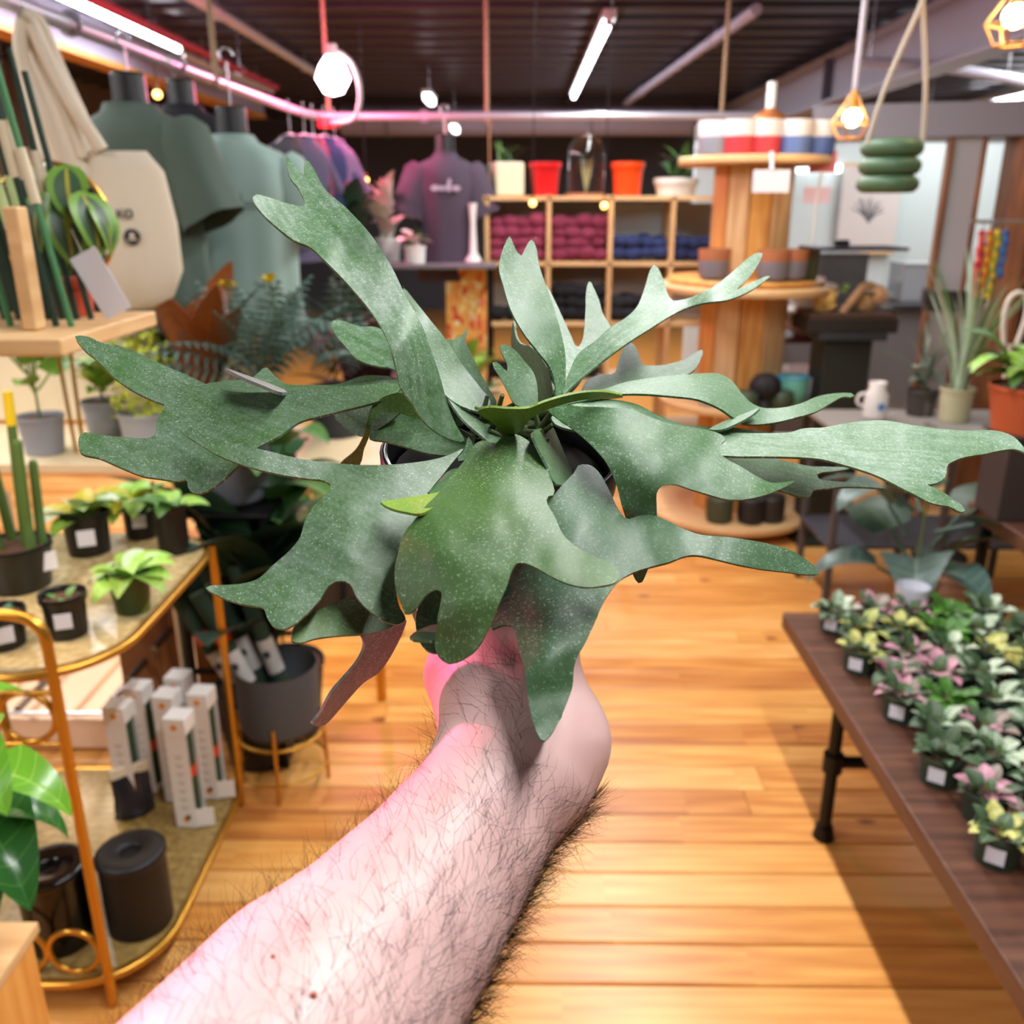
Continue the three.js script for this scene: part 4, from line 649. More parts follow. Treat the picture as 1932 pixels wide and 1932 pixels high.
// grey pot of moss poles on a brass stand
{
  const c = onY(540, 1470, 0), o = thing('plant_stand', 'slim brass stand with a hoop under the grey pot', 'stand', V(c.x, 0, c.z), 0.4);
  const H = 0.17, R = 0.12;
  for (let k = 0; k < 4; k++) { const a = k * Math.PI / 2 + 0.3; mesh('leg', bar(V(Math.cos(a) * R, 0, Math.sin(a) * R), V(Math.cos(a) * R * 0.96, H + 0.06, Math.sin(a) * R * 0.96), 0.0055), gold, o); }
  mesh('hoop', new THREE.TorusGeometry(R * 0.97, 0.005, 8, 40).rotateX(Math.PI / 2).translate(0, H - 0.004, 0), gold, o); mesh('hoop', new THREE.TorusGeometry(R * 0.99, 0.004, 8, 40).rotateX(Math.PI / 2).translate(0, 0.06, 0), gold, o);
  const top = V(c.x, H, c.z), p = thing('grey_planter', 'matt grey cylinder planter holding moss poles on the brass stand', 'pot', top);
  mesh('pot', lathe([[0, 0], [0.075, 0], [0.1, 0.012], [0.11, 0.03], [0.112, 0.2], [0.108, 0.2], [0.105, 0.04], [0, 0.02]], 44), M(0x4a4e54, 0.7), p);
  [[-0.055, 0.02, 0.42, 0.5], [-0.02, 0.035, 0.4, 0.42], [0.03, -0.02, 0.44, 0.3], [-0.03, -0.04, 0.45, 0.36]].forEach(([x, z, l, lean], i) => {
    const m = thing('moss_pole', 'dark green moss pole ' + ['with a red band and white label, front of', 'with white label, second in', 'upright at the back of', 'leaning at the far side of'][i] + ' the grey planter', 'moss pole', V(top.x + x, top.y + 0.05, top.z + z), 0, 'moss poles in the grey planter');
    m.rotation.set(-0.05, 0, lean);
    mesh('pole', cyl(0.022, 0.022, l, 0, 14), M(0x2c3f2e, 0.95), m);
    mesh('label_sleeve', cyl(0.0235, 0.0235, 0.1, 0.12, 14), M(0xcfcac4, 0.6), m); mesh('emblem', cyl(0.011, 0.011, 0.002, 0, 14).rotateX(Math.PI / 2).translate(0, 0.18, 0.0235), M(0x3a3f46, 0.6), m);
    if (i < 2) mesh('red_band', cyl(0.0232, 0.0232, 0.035, 0.25, 14), M(0xc8401e, 0.6), m);
  });
}
{
  const c = onZ(436, 942, 2.36), o = thing('grey_planter', 'smaller grey planter raised on a dark metal stand behind the fern', 'pot', V(c.x, c.y, c.z));
  mesh('pot', lathe([[0, 0], [0.09, 0], [0.105, 0.02], [0.115, 0.17], [0.11, 0.17], [0.1, 0.03], [0, 0.02]], 36), M(0x565b64, 0.7), o);
  for (let k = 0; k < 6; k++) { const l = mesh('leaf', G.ovate, green2, o, V(0, 0.15, 0)); l.rotation.order = 'YXZ'; l.rotation.set(-0.6, k * 1.05, 0); }
  const s = thing('metal_stand', 'dark square metal stand under the smaller grey planter', 'stand', V(c.x, 0, c.z));
  for (const [x, z] of [[1, 1], [1, -1], [-1, 1], [-1, -1]]) mesh('leg', box(0.02, c.y, 0.02, x * 0.12, c.y / 2, z * 0.12), blackMetal, s);
  mesh('stand_top', box(0.27, 0.012, 0.27, 0, c.y - 0.006, 0), blackMetal, s); for (const z of [-0.12, 0.12]) mesh('brace', box(0.24, 0.015, 0.015, 0, c.y * 0.4, z), blackMetal, s);
}
// shelves of stakes beside the shirts
{
  const p = onZ(80, 606, 1.42), o = thing('display_shelf', 'pale wooden display shelf carrying bundles of plant stakes', 'shelf', V(p.x - 0.36, 0, p.z));
  mesh('shelf_board', boxUv(box(0.92, 0.025, 0.34, 0.02, p.y - 0.013, 0.02)), paleWood, o);
  for (const z of [-0.12, 0.14]) mesh('upright', upright(box(0.04, p.y - 0.02, 0.04, -0.41, p.y / 2 - 0.015, z).rotateY(0)), paleWood, o);
  mesh('front_strip', boxUv(box(0.022, 0.17, 0.03, 0.40, p.y + 0.085, 0.1)), paleWood, o); mesh('front_strip', boxUv(box(0.022, 0.17, 0.03, 0.3, p.y + 0.085, 0.16)), paleWood, o); mesh('back_board', boxUv(box(0.6, 0.2, 0.015, 0.11, p.y + 0.1, -0.14)), M(0x2b2622, 0.8), o);
  const dirs = ['leftmost', 'second', 'third', 'fourth', 'fifth', 'sixth', 'seventh', 'eighth', 'ninth', 'tenth', 'eleventh', 'twelfth', 'thirteenth', 'last'];
  for (let i = 0; i < 14; i++) {
    const x = 0.285 + i * 0.0115, front = i % 2, s = thing('plant_stake', 'green plant stake with paper sleeve, ' + dirs[i] + ' in the bundle towards the tote bag', 'stake', V(o.position.x + x, p.y, o.position.z + (front ? 0.06 : -0.03)), 0, 'plant stakes on the shelf');
    const L = 0.36 + (i % 3) * 0.03; s.rotation.z = 0.1 + (i % 5) * 0.012;
    mesh('rod', cyl(0.005, 0.005, L, 0, 8), M(i % 4 === 1 ? 0x3f7a4c : 0x173324, 0.7), s); mesh('sleeve', cyl(0.0078, 0.0078, 0.075, 0.14 + (i % 3) * 0.035, 8), M(i % 3 ? 0xcdbfa2 : 0xb7c98a, 0.8), s);
  }
}
{ // prayer plant in a hoop
  const sy = onZ(80, 606, 1.42).y, p = V(onZ(138, 590, 1.5).x, sy, -1.5), o = thing('prayer_plant', 'prayer plant with yellow feathered veins and a brass hoop', 'plant', p);
  const m = leafMat(canvas(128, 256, (c, w, h) => { c.fillStyle = '#6f9a3a'; c.fillRect(0, 0, w, h); c.fillStyle = '#3f5a40'; c.beginPath(); c.ellipse(w * 0.5, h * 0.5, w * 0.34, h * 0.42, 0, 0, 7); c.fill(); c.strokeStyle = '#d6c437'; c.lineWidth = 14; c.setLineDash([5, 4]); c.beginPath(); c.moveTo(w / 2, h * 0.08); c.lineTo(w / 2, h * 0.92); c.stroke(); }), 0.45);
  mesh('pot', potGeo(0.04, 0.03, 0.06), M(0xb5452c, 0.7), o); mesh('hoop', new THREE.TorusGeometry(0.095, 0.004, 8, 44).translate(-0.01, 0.14, 0), gold, o); mesh('soil', cyl(0.034, 0.035, 0.008, 0.046), soil, o);
  const lg = leafGeo({ len: 0.105, w: 0.062, up: 0.2, droop: 1.3, nv: 10, nu: 6, fold: 0.12 });
  [[100, 400, 0.9, -0.4], [130, 405, 1.1, 0.5], [115, 465, 1.0, 0], [165, 400, 1.0, 0.9], [140, 350, 0.9, 0.3], [100, 345, 0.8, -0.7], [185, 420, 0.8, 1.3]].forEach(([px, py, s, a], i) => { const q = onZ(px - 14, py - 40, 1.43 + (i % 3) * 0.03).sub(p), l = mesh('leaf', lg, m, o, q); l.rotation.order = 'YXZ'; l.rotation.set(0.8, a, 0); l.scale.setScalar(s * 1.05); mesh('stalk', tube([V(0, 0.05, 0), q.clone().multiplyScalar(0.6).add(V(0, 0.05, 0)), q], 0.0022, 8, 5), M(0x6d8c36, 0.6), o); });
  const t = onZ(190, 535, 1.4), tg = thing('paper_tag', 'white paper care tag hanging below the prayer plant', 'tag', t); tg.rotation.z = 0.45; mesh('card', box(0.045, 0.1, 0.0012, 0, 0, 0, 0.0004), paper, tg); mesh('string', bar(V(0, 0.05, 0), V(0.005, 0.085, 0), 0.0008), white, tg);
}

// ================= clothes on the rail =================
function garment(o, m, { w = 0.23, len = 0.68, dep = 0.12, sleeve = 0.24, fold = 0.05, seedz = 0 }) {   // hangs from y = 0 at the collar
  const f = (u, v) => fold * v * (0.6 * Math.sin(u * 37.7 + seedz) + 0.5 * Math.sin(u * 62.8 + 2 + seedz * 2));
  mesh('torso', loft([ring(-len, w * 1.0, dep * 1.05), ring(-len * 0.93, w, dep), ring(-len * 0.7, w * 0.92, dep * 0.95), ring(-len * 0.45, w * 0.94, dep), ring(-len * 0.25, w * 1.0, dep * 1.1), ring(-len * 0.13, w * 0.98, dep), ring(-len * 0.06, w * 0.78, dep * 0.85), ring(-0.012, w * 0.42, dep * 0.72), ring(0.012, w * 0.34, dep * 0.66), ring(0.0, w * 0.31, dep * 0.6)].reverse(), 48, false, (u, v) => f(u, v)), m, o);
  for (const s of [-1, 1]) {
    const a = V(s * w * 0.72, -len * 0.14, 0), b = V(s * w * 1.22, -len * 0.14 - sleeve, 0.02), dir = b.clone().sub(a).normalize(), u = V(dir.y, -dir.x, 0).multiplyScalar(s), rings = [];
    for (const [t, r] of [[-0.15, 0.6], [0, 0.82], [0.3, 0.8], [0.7, 0.78], [1, 0.82]]) rings.push({ c: a.clone().addScaledVector(dir, sleeve * 1.15 * t), u: u.clone().multiplyScalar(dep * r), v: V(0, 0, -dep * r * 0.85) });
    mesh('sleeve', loft(rings, 24, false, (uu, v) => 0.08 * v * Math.sin(uu * 31 + s)), m, o);
  }
  mesh('collar', new THREE.TorusGeometry(w * 0.325, 0.008, 8, 32).scale(1, dep * 0.63 / (w * 0.325), 1).rotateX(Math.PI / 2).translate(0, 0.004, 0), m, o);
}
function printPatch(o, tex, w, h, y, z, curve = 0.03) { const g = new THREE.PlaneGeometry(w, h, 10, 4), p = g.attributes.position; for (let i = 0; i < p.count; i++) p.setZ(i, -curve * (p.getX(i) / (w / 2)) ** 2); mesh('print', g.translate(0, y, z), new THREE.MeshPhysicalMaterial({ map: tex, transparent: true, alphaTest: 0.4, roughness: 0.8, side: THREE.DoubleSide }), o); }
function mannequin(px, py, z, turn, label, shirtLabel, mat, opts = {}) {
  const p = onZ(px, py, z), b = thing('mannequin', label, 'mannequin', p, turn);
  mesh('neck', loft([ring(-0.03, 0.062, 0.06), ring(0.02, 0.052, 0.052), ring(0.09, 0.05, 0.052), ring(0.1, 0.046, 0.048)], 28), M(0x0d0d10, 0.5), b);
  mesh('bust', loft([ring(-0.6, 0.15, 0.09), ring(-0.4, 0.155, 0.095), ring(-0.2, 0.19, 0.105), ring(-0.1, 0.17, 0.09), ring(-0.03, 0.06, 0.056)], 32), M(0x17161b, 0.5), b);
  mesh('hook', merge(bar(V(0, 0.1, 0), V(0, 2.0 - p.y, 0), 0.004), new THREE.TorusGeometry(0.022, 0.004, 6, 16, 4).translate(0, 2.02 - p.y, 0)), steel, b);
  const s = thing('t_shirt', shirtLabel, 't-shirt', p, turn, 'shirts on the rail'); garment(s, mat, opts); if (opts.print) printPatch(s, ...opts.print); return s;
}
const sage = M(0x4e5e54, 0.85, { sheen: 0.3 }), mint = M(0x8aa39b, 0.85, { sheen: 0.3 }), inkCloth = M(0x14131b, 0.9), plumCloth = M(0x4c4050, 0.9);
mannequin(248, 205, 3.0, -0.35, 'black mannequin bust wearing the sage green shirt', 'dark sage green t-shirt on a mannequin behind the tote bag', sage, { w: 0.225, len: 0.66, dep: 0.125, sleeve: 0.23, fold: 0.05 });
mannequin(440, 262, 3.3, 0.35, 'black mannequin bust wearing the pale mint shirt', 'pale mint t-shirt with a thin line print', mint, { w: 0.2, len: 0.7, dep: 0.12, sleeve: 0.2, fold: 0.08, seedz: 2, print: [canvas(256, 128, (c, w, h) => { c.strokeStyle = '#4c5e5c'; c.lineWidth = 4; for (const y of [58, 68, 82]) { c.beginPath(); c.moveTo(20 + (y - 58), y); c.lineTo(236 - (y - 58) * 2, y); c.stroke(); } c.beginPath(); c.moveTo(128, 20); c.lineTo(128, 100); c.stroke(); }), 0.2, 0.1, -0.21, 0.142, 0.02] });
mannequin(345, 205, 3.7, 0.0, 'black mannequin bust wearing the black shirt', 'black t-shirt hanging between the sage and mint shirts', inkCloth, { w: 0.2, len: 0.72, dep: 0.11, sleeve: 0.22, seedz: 4 });
mannequin(840, 292, 5.1, 0.1, 'dark mannequin bust wearing the plum grey shirt', 'plum grey t-shirt with a pale print beside the shelves', plumCloth, { w: 0.165, len: 0.64, dep: 0.12, sleeve: 0.2, fold: 0.05, seedz: 6, print: [canvas(256, 128, (c, w, h) => { c.fillStyle = '#c3aec6'; for (const [x, y, a, b] of [[58, 72, 26, 17], [100, 74, 22, 14], [140, 70, 17, 24], [146, 38, 11, 20], [186, 74, 26, 16]]) { c.beginPath(); c.ellipse(x, y, a, b, 0, 0, 7); c.fill(); } }), 0.22, 0.11, -0.16, 0.155, 0.03] });
// garments on hangers further along
[[548, 262, 4.5, 0x3c3f46, 'charcoal', 0.8], [575, 262, 4.6, 0x55506a, 'slate violet', 0.9], [592, 264, 4.7, 0x8c3a52, 'raspberry', 0.9], [614, 264, 4.8, 0x2e3564, 'navy blue', 0.9], [632, 268, 4.9, 0x7a6288, 'lavender', 0.9]].forEach(([px, py, z, c, n, s]) => {
  const p = onZ(px, py, z), o = thing('hanging_shirt', n + ' shirt on a hanger past the mint t-shirt', 't-shirt', p, 1.2, 'shirts on the rail'); garment(o, M(c, 0.9), { w: 0.19, len: 0.62 * s, dep: 0.05, sleeve: 0.16, seedz: z * 3 });
  mesh('hanger', merge(tube([V(-0.17, -0.05, 0), V(0, 0.02, 0), V(0.17, -0.05, 0)], 0.006, 12, 6), bar(V(0, 0.02, 0), V(0, 2.01 - p.y, 0), 0.003)), steel, o);
});
{ // tote bag
  const p = onZ(228, 285, 2.5), o = thing('tote_bag', 'cream canvas tote bag with black letters hanging by long straps', 'bag', p, 0.2), cm = M(0xd8cdb8, 0.9);
  mesh('bag_body', loft([ring(0, 0.085, 0.02, -0.02), ring(-0.05, 0.1, 0.035), ring(-0.18, 0.115, 0.045), ring(-0.3, 0.11, 0.045, 0.005), ring(-0.37, 0.09, 0.03, -0.005), ring(-0.4, 0.06, 0.012, -0.03)].reverse(), 40, true, (u, v) => 0.05 * Math.sin(u * 25 + v * 4)), cm, o);
  mesh('strap', tube([V(-0.09, -0.02, 0.02), V(-0.12, 0.1, 0.02), V(-0.17, 0.24, 0), V(-0.185, 0.31, 0), V(-0.16, 0.3, -0.02), V(-0.12, 0.18, -0.02), V(-0.06, 0, -0.02)], 0.017, 40, 8), cm, o);
  mesh('strap', tube([V(-0.04, 0, 0.03), V(-0.09, 0.1, 0.04), V(-0.14, 0.22, 0.03), V(-0.175, 0.3, 0.02), V(-0.195, 0.22, 0.03), V(-0.16, 0.08, 0.04), V(-0.13, -0.05, 0.02), V(-0.1, -0.1, 0.03)], 0.018, 40, 8), cm, o);
  mesh('hook', bar(V(-0.18, 0.3, 0), V(-0.18, 2.02 - p.y, 0), 0.003), steel, o);
  printPatch(o, canvas(256, 256, (c, w, h) => { c.fillStyle = '#26262a'; c.font = 'bold 64px sans-serif'; c.textAlign = 'center'; c.fillText('KO', 128, 90); c.beginPath(); c.arc(150, 180, 40, 0, 7); c.fill(); c.fillStyle = '#d8cdb8'; c.beginPath(); c.arc(150, 172, 13, 0, 7); c.fill(); c.fillRect(128, 188, 44, 8); }), 0.13, 0.13, -0.185, 0.056, 0.013);
  const t = thing('tote_bag', 'second cream tote bundle bunched at the rail end', 'bag', onZ(120, 300, 2.75), 0.2); mesh('bag_body', loft([ring(0.3, 0.03, 0.025, -0.03), ring(0.2, 0.06, 0.04, -0.02), ring(0.05, 0.075, 0.05), ring(-0.1, 0.085, 0.05), ring(-0.22, 0.07, 0.04)].reverse(), 32, true, (u, v) => 0.09 * Math.sin(u * 37 + v)), cm, t); mesh('hook', bar(V(-0.03, 0.29, 0), V(-0.03, 2.02 - t.position.y, 0), 0.003), steel, t);
}
// bright clip-on grow bulb and its pink light
function growLamp(p, label, clamp, power, R) {
  const o = thing('grow_lamp', label, 'lamp', p);
  mesh('bulb', lathe([[0, -R], [R * 0.55, -R * 0.85], [R, -R * 0.1], [R * 0.75, R * 0.55], [R * 0.35, R * 1.1], [0, R * 1.15]], 20), M(0xffffff, 0.4, { emissive: 0xffdbe6, emissiveIntensity: 14 }), o);
  mesh('socket', cyl(R * 0.36, R * 0.3, 0.06, R * 1.0, 14), M(0xc9c4c2, 0.5), o);
  mesh('arm', tube(clamp.map((c) => c), 0.011, 30, 8), M(0xc9c4c2, 0.5), o);
  const e = clamp[clamp.length - 1]; mesh('clip', box(0.11, 0.055, 0.05, e.x, e.y, e.z, 0.01), M(0xc22a2c, 0.5), o);
  const l = new THREE.PointLight(GROW_COLOR, power, 0, 2); l.position.copy(p); l.shadow.radius = R / 0.02; scene.add(l);
}
{ const p = onZ(628, 145, 4.9), e = onZ(620, 232, 5.1).sub(p); growLamp(p, 'glaring pink grow bulb clipped to the rail corner', [V(0, 0.13, 0), V(0.09, 0.07, 0), V(0.13, -0.06, 0), V(0.09, -0.18, -0.05), e], 4, 0.085); }
{ // a hooded one clipped to the stake shelf, aimed at the photographer
  const p = V(-1.5, 1.7, -1.4), to = V(-0.03, 1.28, -0.26), o = thing('grow_lamp', 'hooded pink grow lamp clipped to the stake shelf post', 'lamp', p); o.lookAt(to); o.updateMatrixWorld(true); const L = (x, y, z) => o.worldToLocal(V(x, y, z));
  mesh('hood', lathe([[0.02, -0.09], [0.035, -0.08], [0.09, 0.05], [0.095, 0.055], [0.087, 0.05], [0.03, -0.075]], 28).rotateX(Math.PI / 2), M(0xb4b4b8, 0.35, { metalness: 0.7 }), o);
  mesh('bulb', new THREE.SphereGeometry(0.04, 16, 12), M(0xffffff, 0.4, { emissive: 0xffb8cc, emissiveIntensity: 6 }), o); mesh('arm', tube([V(0, 0, -0.085), V(0, 0, -0.12), L(-1.6, 1.55, -1.5), L(-1.56, 1.26, -1.54)], 0.01, 20, 8), M(0xc9c4c2, 0.5), o); mesh('clip', box(0.06, 0.05, 0.06).translate(...L(-1.56, 1.25, -1.54).toArray()), M(0xc22a2c, 0.5), o);
  const l = new THREE.SpotLight(GROW_COLOR, 18, 0, 0.1, 0.5, 2); l.position.copy(p); l.target.position.copy(to); scene.add(l, l.target); l.shadow.radius = 2;
}
// string of warm bulbs
[[20, 232, 3.4, 'far end by the stakes'], [68, 232, 3.4, 'next to the tote straps'], [297, 178, 3.9, 'beside the sage shirt collar'], [690, 340, 5.6, 'over the dry flowers'], [1005, 383, 5.0, 'hanging before the burgundy socks'], [1140, 388, 5.0, 'hanging before the navy socks']].forEach(([px, py, z, d]) => {
  const p = onZ(px, py, z), o = thing('string_light', 'tiny warm round bulb, ' + d, 'light', p, 0, 'warm string lights');
  mesh('bulb', new THREE.SphereGeometry(0.017, 14, 10), M(0xffd9a0, 0.4, { emissive: 0xffc060, emissiveIntensity: 5 }), o); mesh('cap', cyl(0.008, 0.008, 0.025, 0.014, 8), M(0x8a5a2a, 0.5), o); mesh('wire', bar(V(0, 0.03, 0), V(0.01, TOP - p.y, 0), 0.0025), blackMetal, o);
});

// ================= plant benches behind the fern =================
{
  const o = thing('plant_bench', 'low cream plant bench with brass legs behind the cart', 'bench', V(-1.2, 0, -2.85)); mesh('bench_top', boxUv(box(1.56, 0.03, 0.52, 0, 0.8, 0)), M(0xe7cfa6, 0.5), o);
  for (const [x, z] of [[-0.74, 0.23], [0.74, 0.23], [-0.74, -0.23], [0.74, -0.23]]) mesh('leg', bar(V(x, 0, z), V(x, 0.79, z), 0.016), gold, o); mesh('back_screen', box(1.0, 0.3, 0.015, -0.2, 0.98, -0.26), M(0xf3e2c2, 0.5), o);
  const t = thing('brass_trellis', 'brass hairpin trellis with a curled top behind the wide frond', 'trellis', onZ(152, 860, 2.72)); const h = onZ(152, 660, 2.72).y - t.position.y;
  mesh('wire', merge(bar(V(-0.012, 0, 0), V(-0.02, h, 0), 0.006), bar(V(0.012, 0, 0), V(0.02, h, 0), 0.006)), gold, t); mesh('curl', tube([V(-0.02, h, 0), V(-0.03, h + 0.03, 0), V(-0.075, h + 0.02, 0), V(-0.08, h - 0.02, 0), V(-0.03, h + 0.01, 0), V(0.06, h + 0.03, 0)], 0.006, 30, 7), M(0xe6d3b0, 0.4, { metalness: 0.4 }), t);
  t.position.y = 0.816;
  const strip = (name, label, x, y, z, w, p) => { const l = thing(name, label, 'light', V(x, y, z)); mesh('housing', box(w + 0.02, 0.012, 0.03, 0, 0.01, 0, 0.002), white, l); mesh('diffuser', box(w, 0.006, 0.022, 0, 0.001, 0, 0.002), M(0xffffff, 0.4, { emissive: 0xffe2bc, emissiveIntensity: 4 }), l); const r = new THREE.RectAreaLight(0xffe2bc, p, w, 0.022); r.position.set(x, y - 0.006, z); r.rotation.x = -Math.PI / 2; scene.add(r); };
  strip('led_strip', 'warm strip light under the cream plant bench', -1.25, 0.772, -2.85, 1.2, 70);
  strip('led_strip', 'warm strip light under the stake shelf board', -1.0, onZ(80, 606, 1.42).y - 0.043, -1.46, 0.55, 70);
}
const bench = 0.816;
const bp = (px, z) => { const q = onZ(px, 700, z); return V(q.x, bench, -z); };
pottedPlant('rubber_plant', 'tall plant with rust brown leaf undersides behind the fern', 'plant', bp(385, 2.72), { rt: 0.09, rb: 0.07, h: 0.14, leaves: 11, geos: [leafGeo({ len: 0.25, w: 0.1, up: 1.25, droop: 0.45, nv: 12, fold: 0.15 })], mats: [brownLeaf, brownLeaf, brownLeaf, darkLeaf], tilt: [-0.15, 0.25], size: [0.9, 1.25], stem: 0.24, pot: M(0x2a2a2e, 0.6) });
pottedPlant('blue_fern', 'blue green feathery fern with yellow blooms under the mint shirt', 'plant', bp(488, 2.74), { rt: 0.1, rb: 0.08, h: 0.16, leaves: 26, geos: [G.fern], mats: [blueFern], tilt: [-0.1, 0.9], size: [0.9, 1.5], pot: M(0x30343a, 0.6), stem: 0.16 });
pottedPlant('blue_fern', 'second blue green feathery fern nearer the dark centre plants', 'plant', bp(632, 2.98), { rt: 0.1, rb: 0.08, h: 0.16, leaves: 22, geos: [G.fern], mats: [blueFern, darkLeaf], tilt: [-0.1, 0.8], size: [0.9, 1.6], pot: M(0x30343a, 0.6), stem: 0.18 });
for (const [px, py, z, n] of [[430, 545, 2.75, 'lower'], [510, 535, 2.75, 'upper']]) { const p = onZ(px, py, z), o = thing('yellow_flower', 'yellow bloom, ' + n + ' of two above the blue green fern', 'flower', p, 0, 'yellow blooms'); for (let k = 0; k < 9; k++) { const l = mesh('petal', leafGeo({ len: 0.04, w: 0.022, up: 0.4, droop: 0.6, nu: 2, nv: 4 }), M(0xd8bc12, 0.6), o); l.rotation.order = 'YXZ'; l.rotation.set(-rr(0, 1), k * 0.7, 0); } mesh('stem', bar(V(), V(0, -0.2, -0.05), 0.003), M(0x4c6a3a, 0.7), o); }
{ const p = onZ(262, 660, 2.78), o = thing('moss_mat', 'bright yellow green clump of moss under the tote bag', 'moss', V(p.x, bench - 0.02, p.z)), gs = []; for (let i = 0; i < 260; i++) gs.push(leafGeo({ len: 0.03, w: 0.02, up: 0.7, droop: 0.7, nu: 2, nv: 2 }).rotateX(-rr(0, 1.2)).rotateY(rr(0, 6.28)).translate(rr(-0.09, 0.09), rr(0.1, 0.38), rr(-0.05, 0.07))); const f = mesh('foliage', merge(gs), M(0xc2cc3c, 0.7), o); f.userData.kind = 'stuff'; mesh('pot', potGeo(0.09, 0.075, 0.14), M(0xa9abb0, 0.6), o); }
const lots = [
  [60, 2.72, G.heart, [green3, limeLeaf, green1], 16, 'leafy pale green plant by the shelf end of the bench', 0.3], [185, 2.95, G.ovate, [limeLeaf, green3, yellowLeaf], 18, 'yellow green bushy plant beneath the tote bag', 0.15], [325, 2.98, G.ovate, [darkLeaf, green2], 14, 'dark glossy plant beside the rust leaved one', 0.2],
];
lots.forEach(([px, z, g, m, n, label, st]) => pottedPlant('bench_plant', label, 'plant', bp(px, z), { rt: 0.07, rb: 0.055, h: 0.12, leaves: n, geos: [g], mats: m, tilt: [-0.2, 0.8], size: [0.9, 1.5], stem: st, pot: M(0x9296a0, 0.6) }));
// low foliage seen between the fronds, standing on the floor behind
[[505, 900, 2.44, G.heart, [green1, green2], 'green heart leaved plant behind the strap frond', 0.5], [590, 900, 3.35, G.fern, [green1, limeLeaf], 'bright feathery plant seen under the wide frond', 0.55], [670, 930, 3.4, G.lance, [green1, limeLeaf], 'tall grassy green plant behind the front frond', 0.5], [545, 1000, 3.3, G.lance, [darkLeaf, green2], 'dark strappy plant behind the grey planter poles', 0.3], [460, 1080, 2.3, G.big, [darkLeaf, green2], 'dark broad leaved plant beside the partition', 0.3]].forEach(([px, py, z, g, m, label, st]) => {
  const q = onZ(px, py, z); pottedPlant('floor_plant', label, 'plant', V(q.x, 0, q.z), { rt: 0.12, rb: 0.09, h: 0.24, leaves: 26, geos: [g], mats: m, tilt: [-0.3, 0.8], size: [1.1, 1.8], stem: Math.max(0.1, q.y - 0.25 + 0.1), pot: M(0x26262a, 0.6) });
});

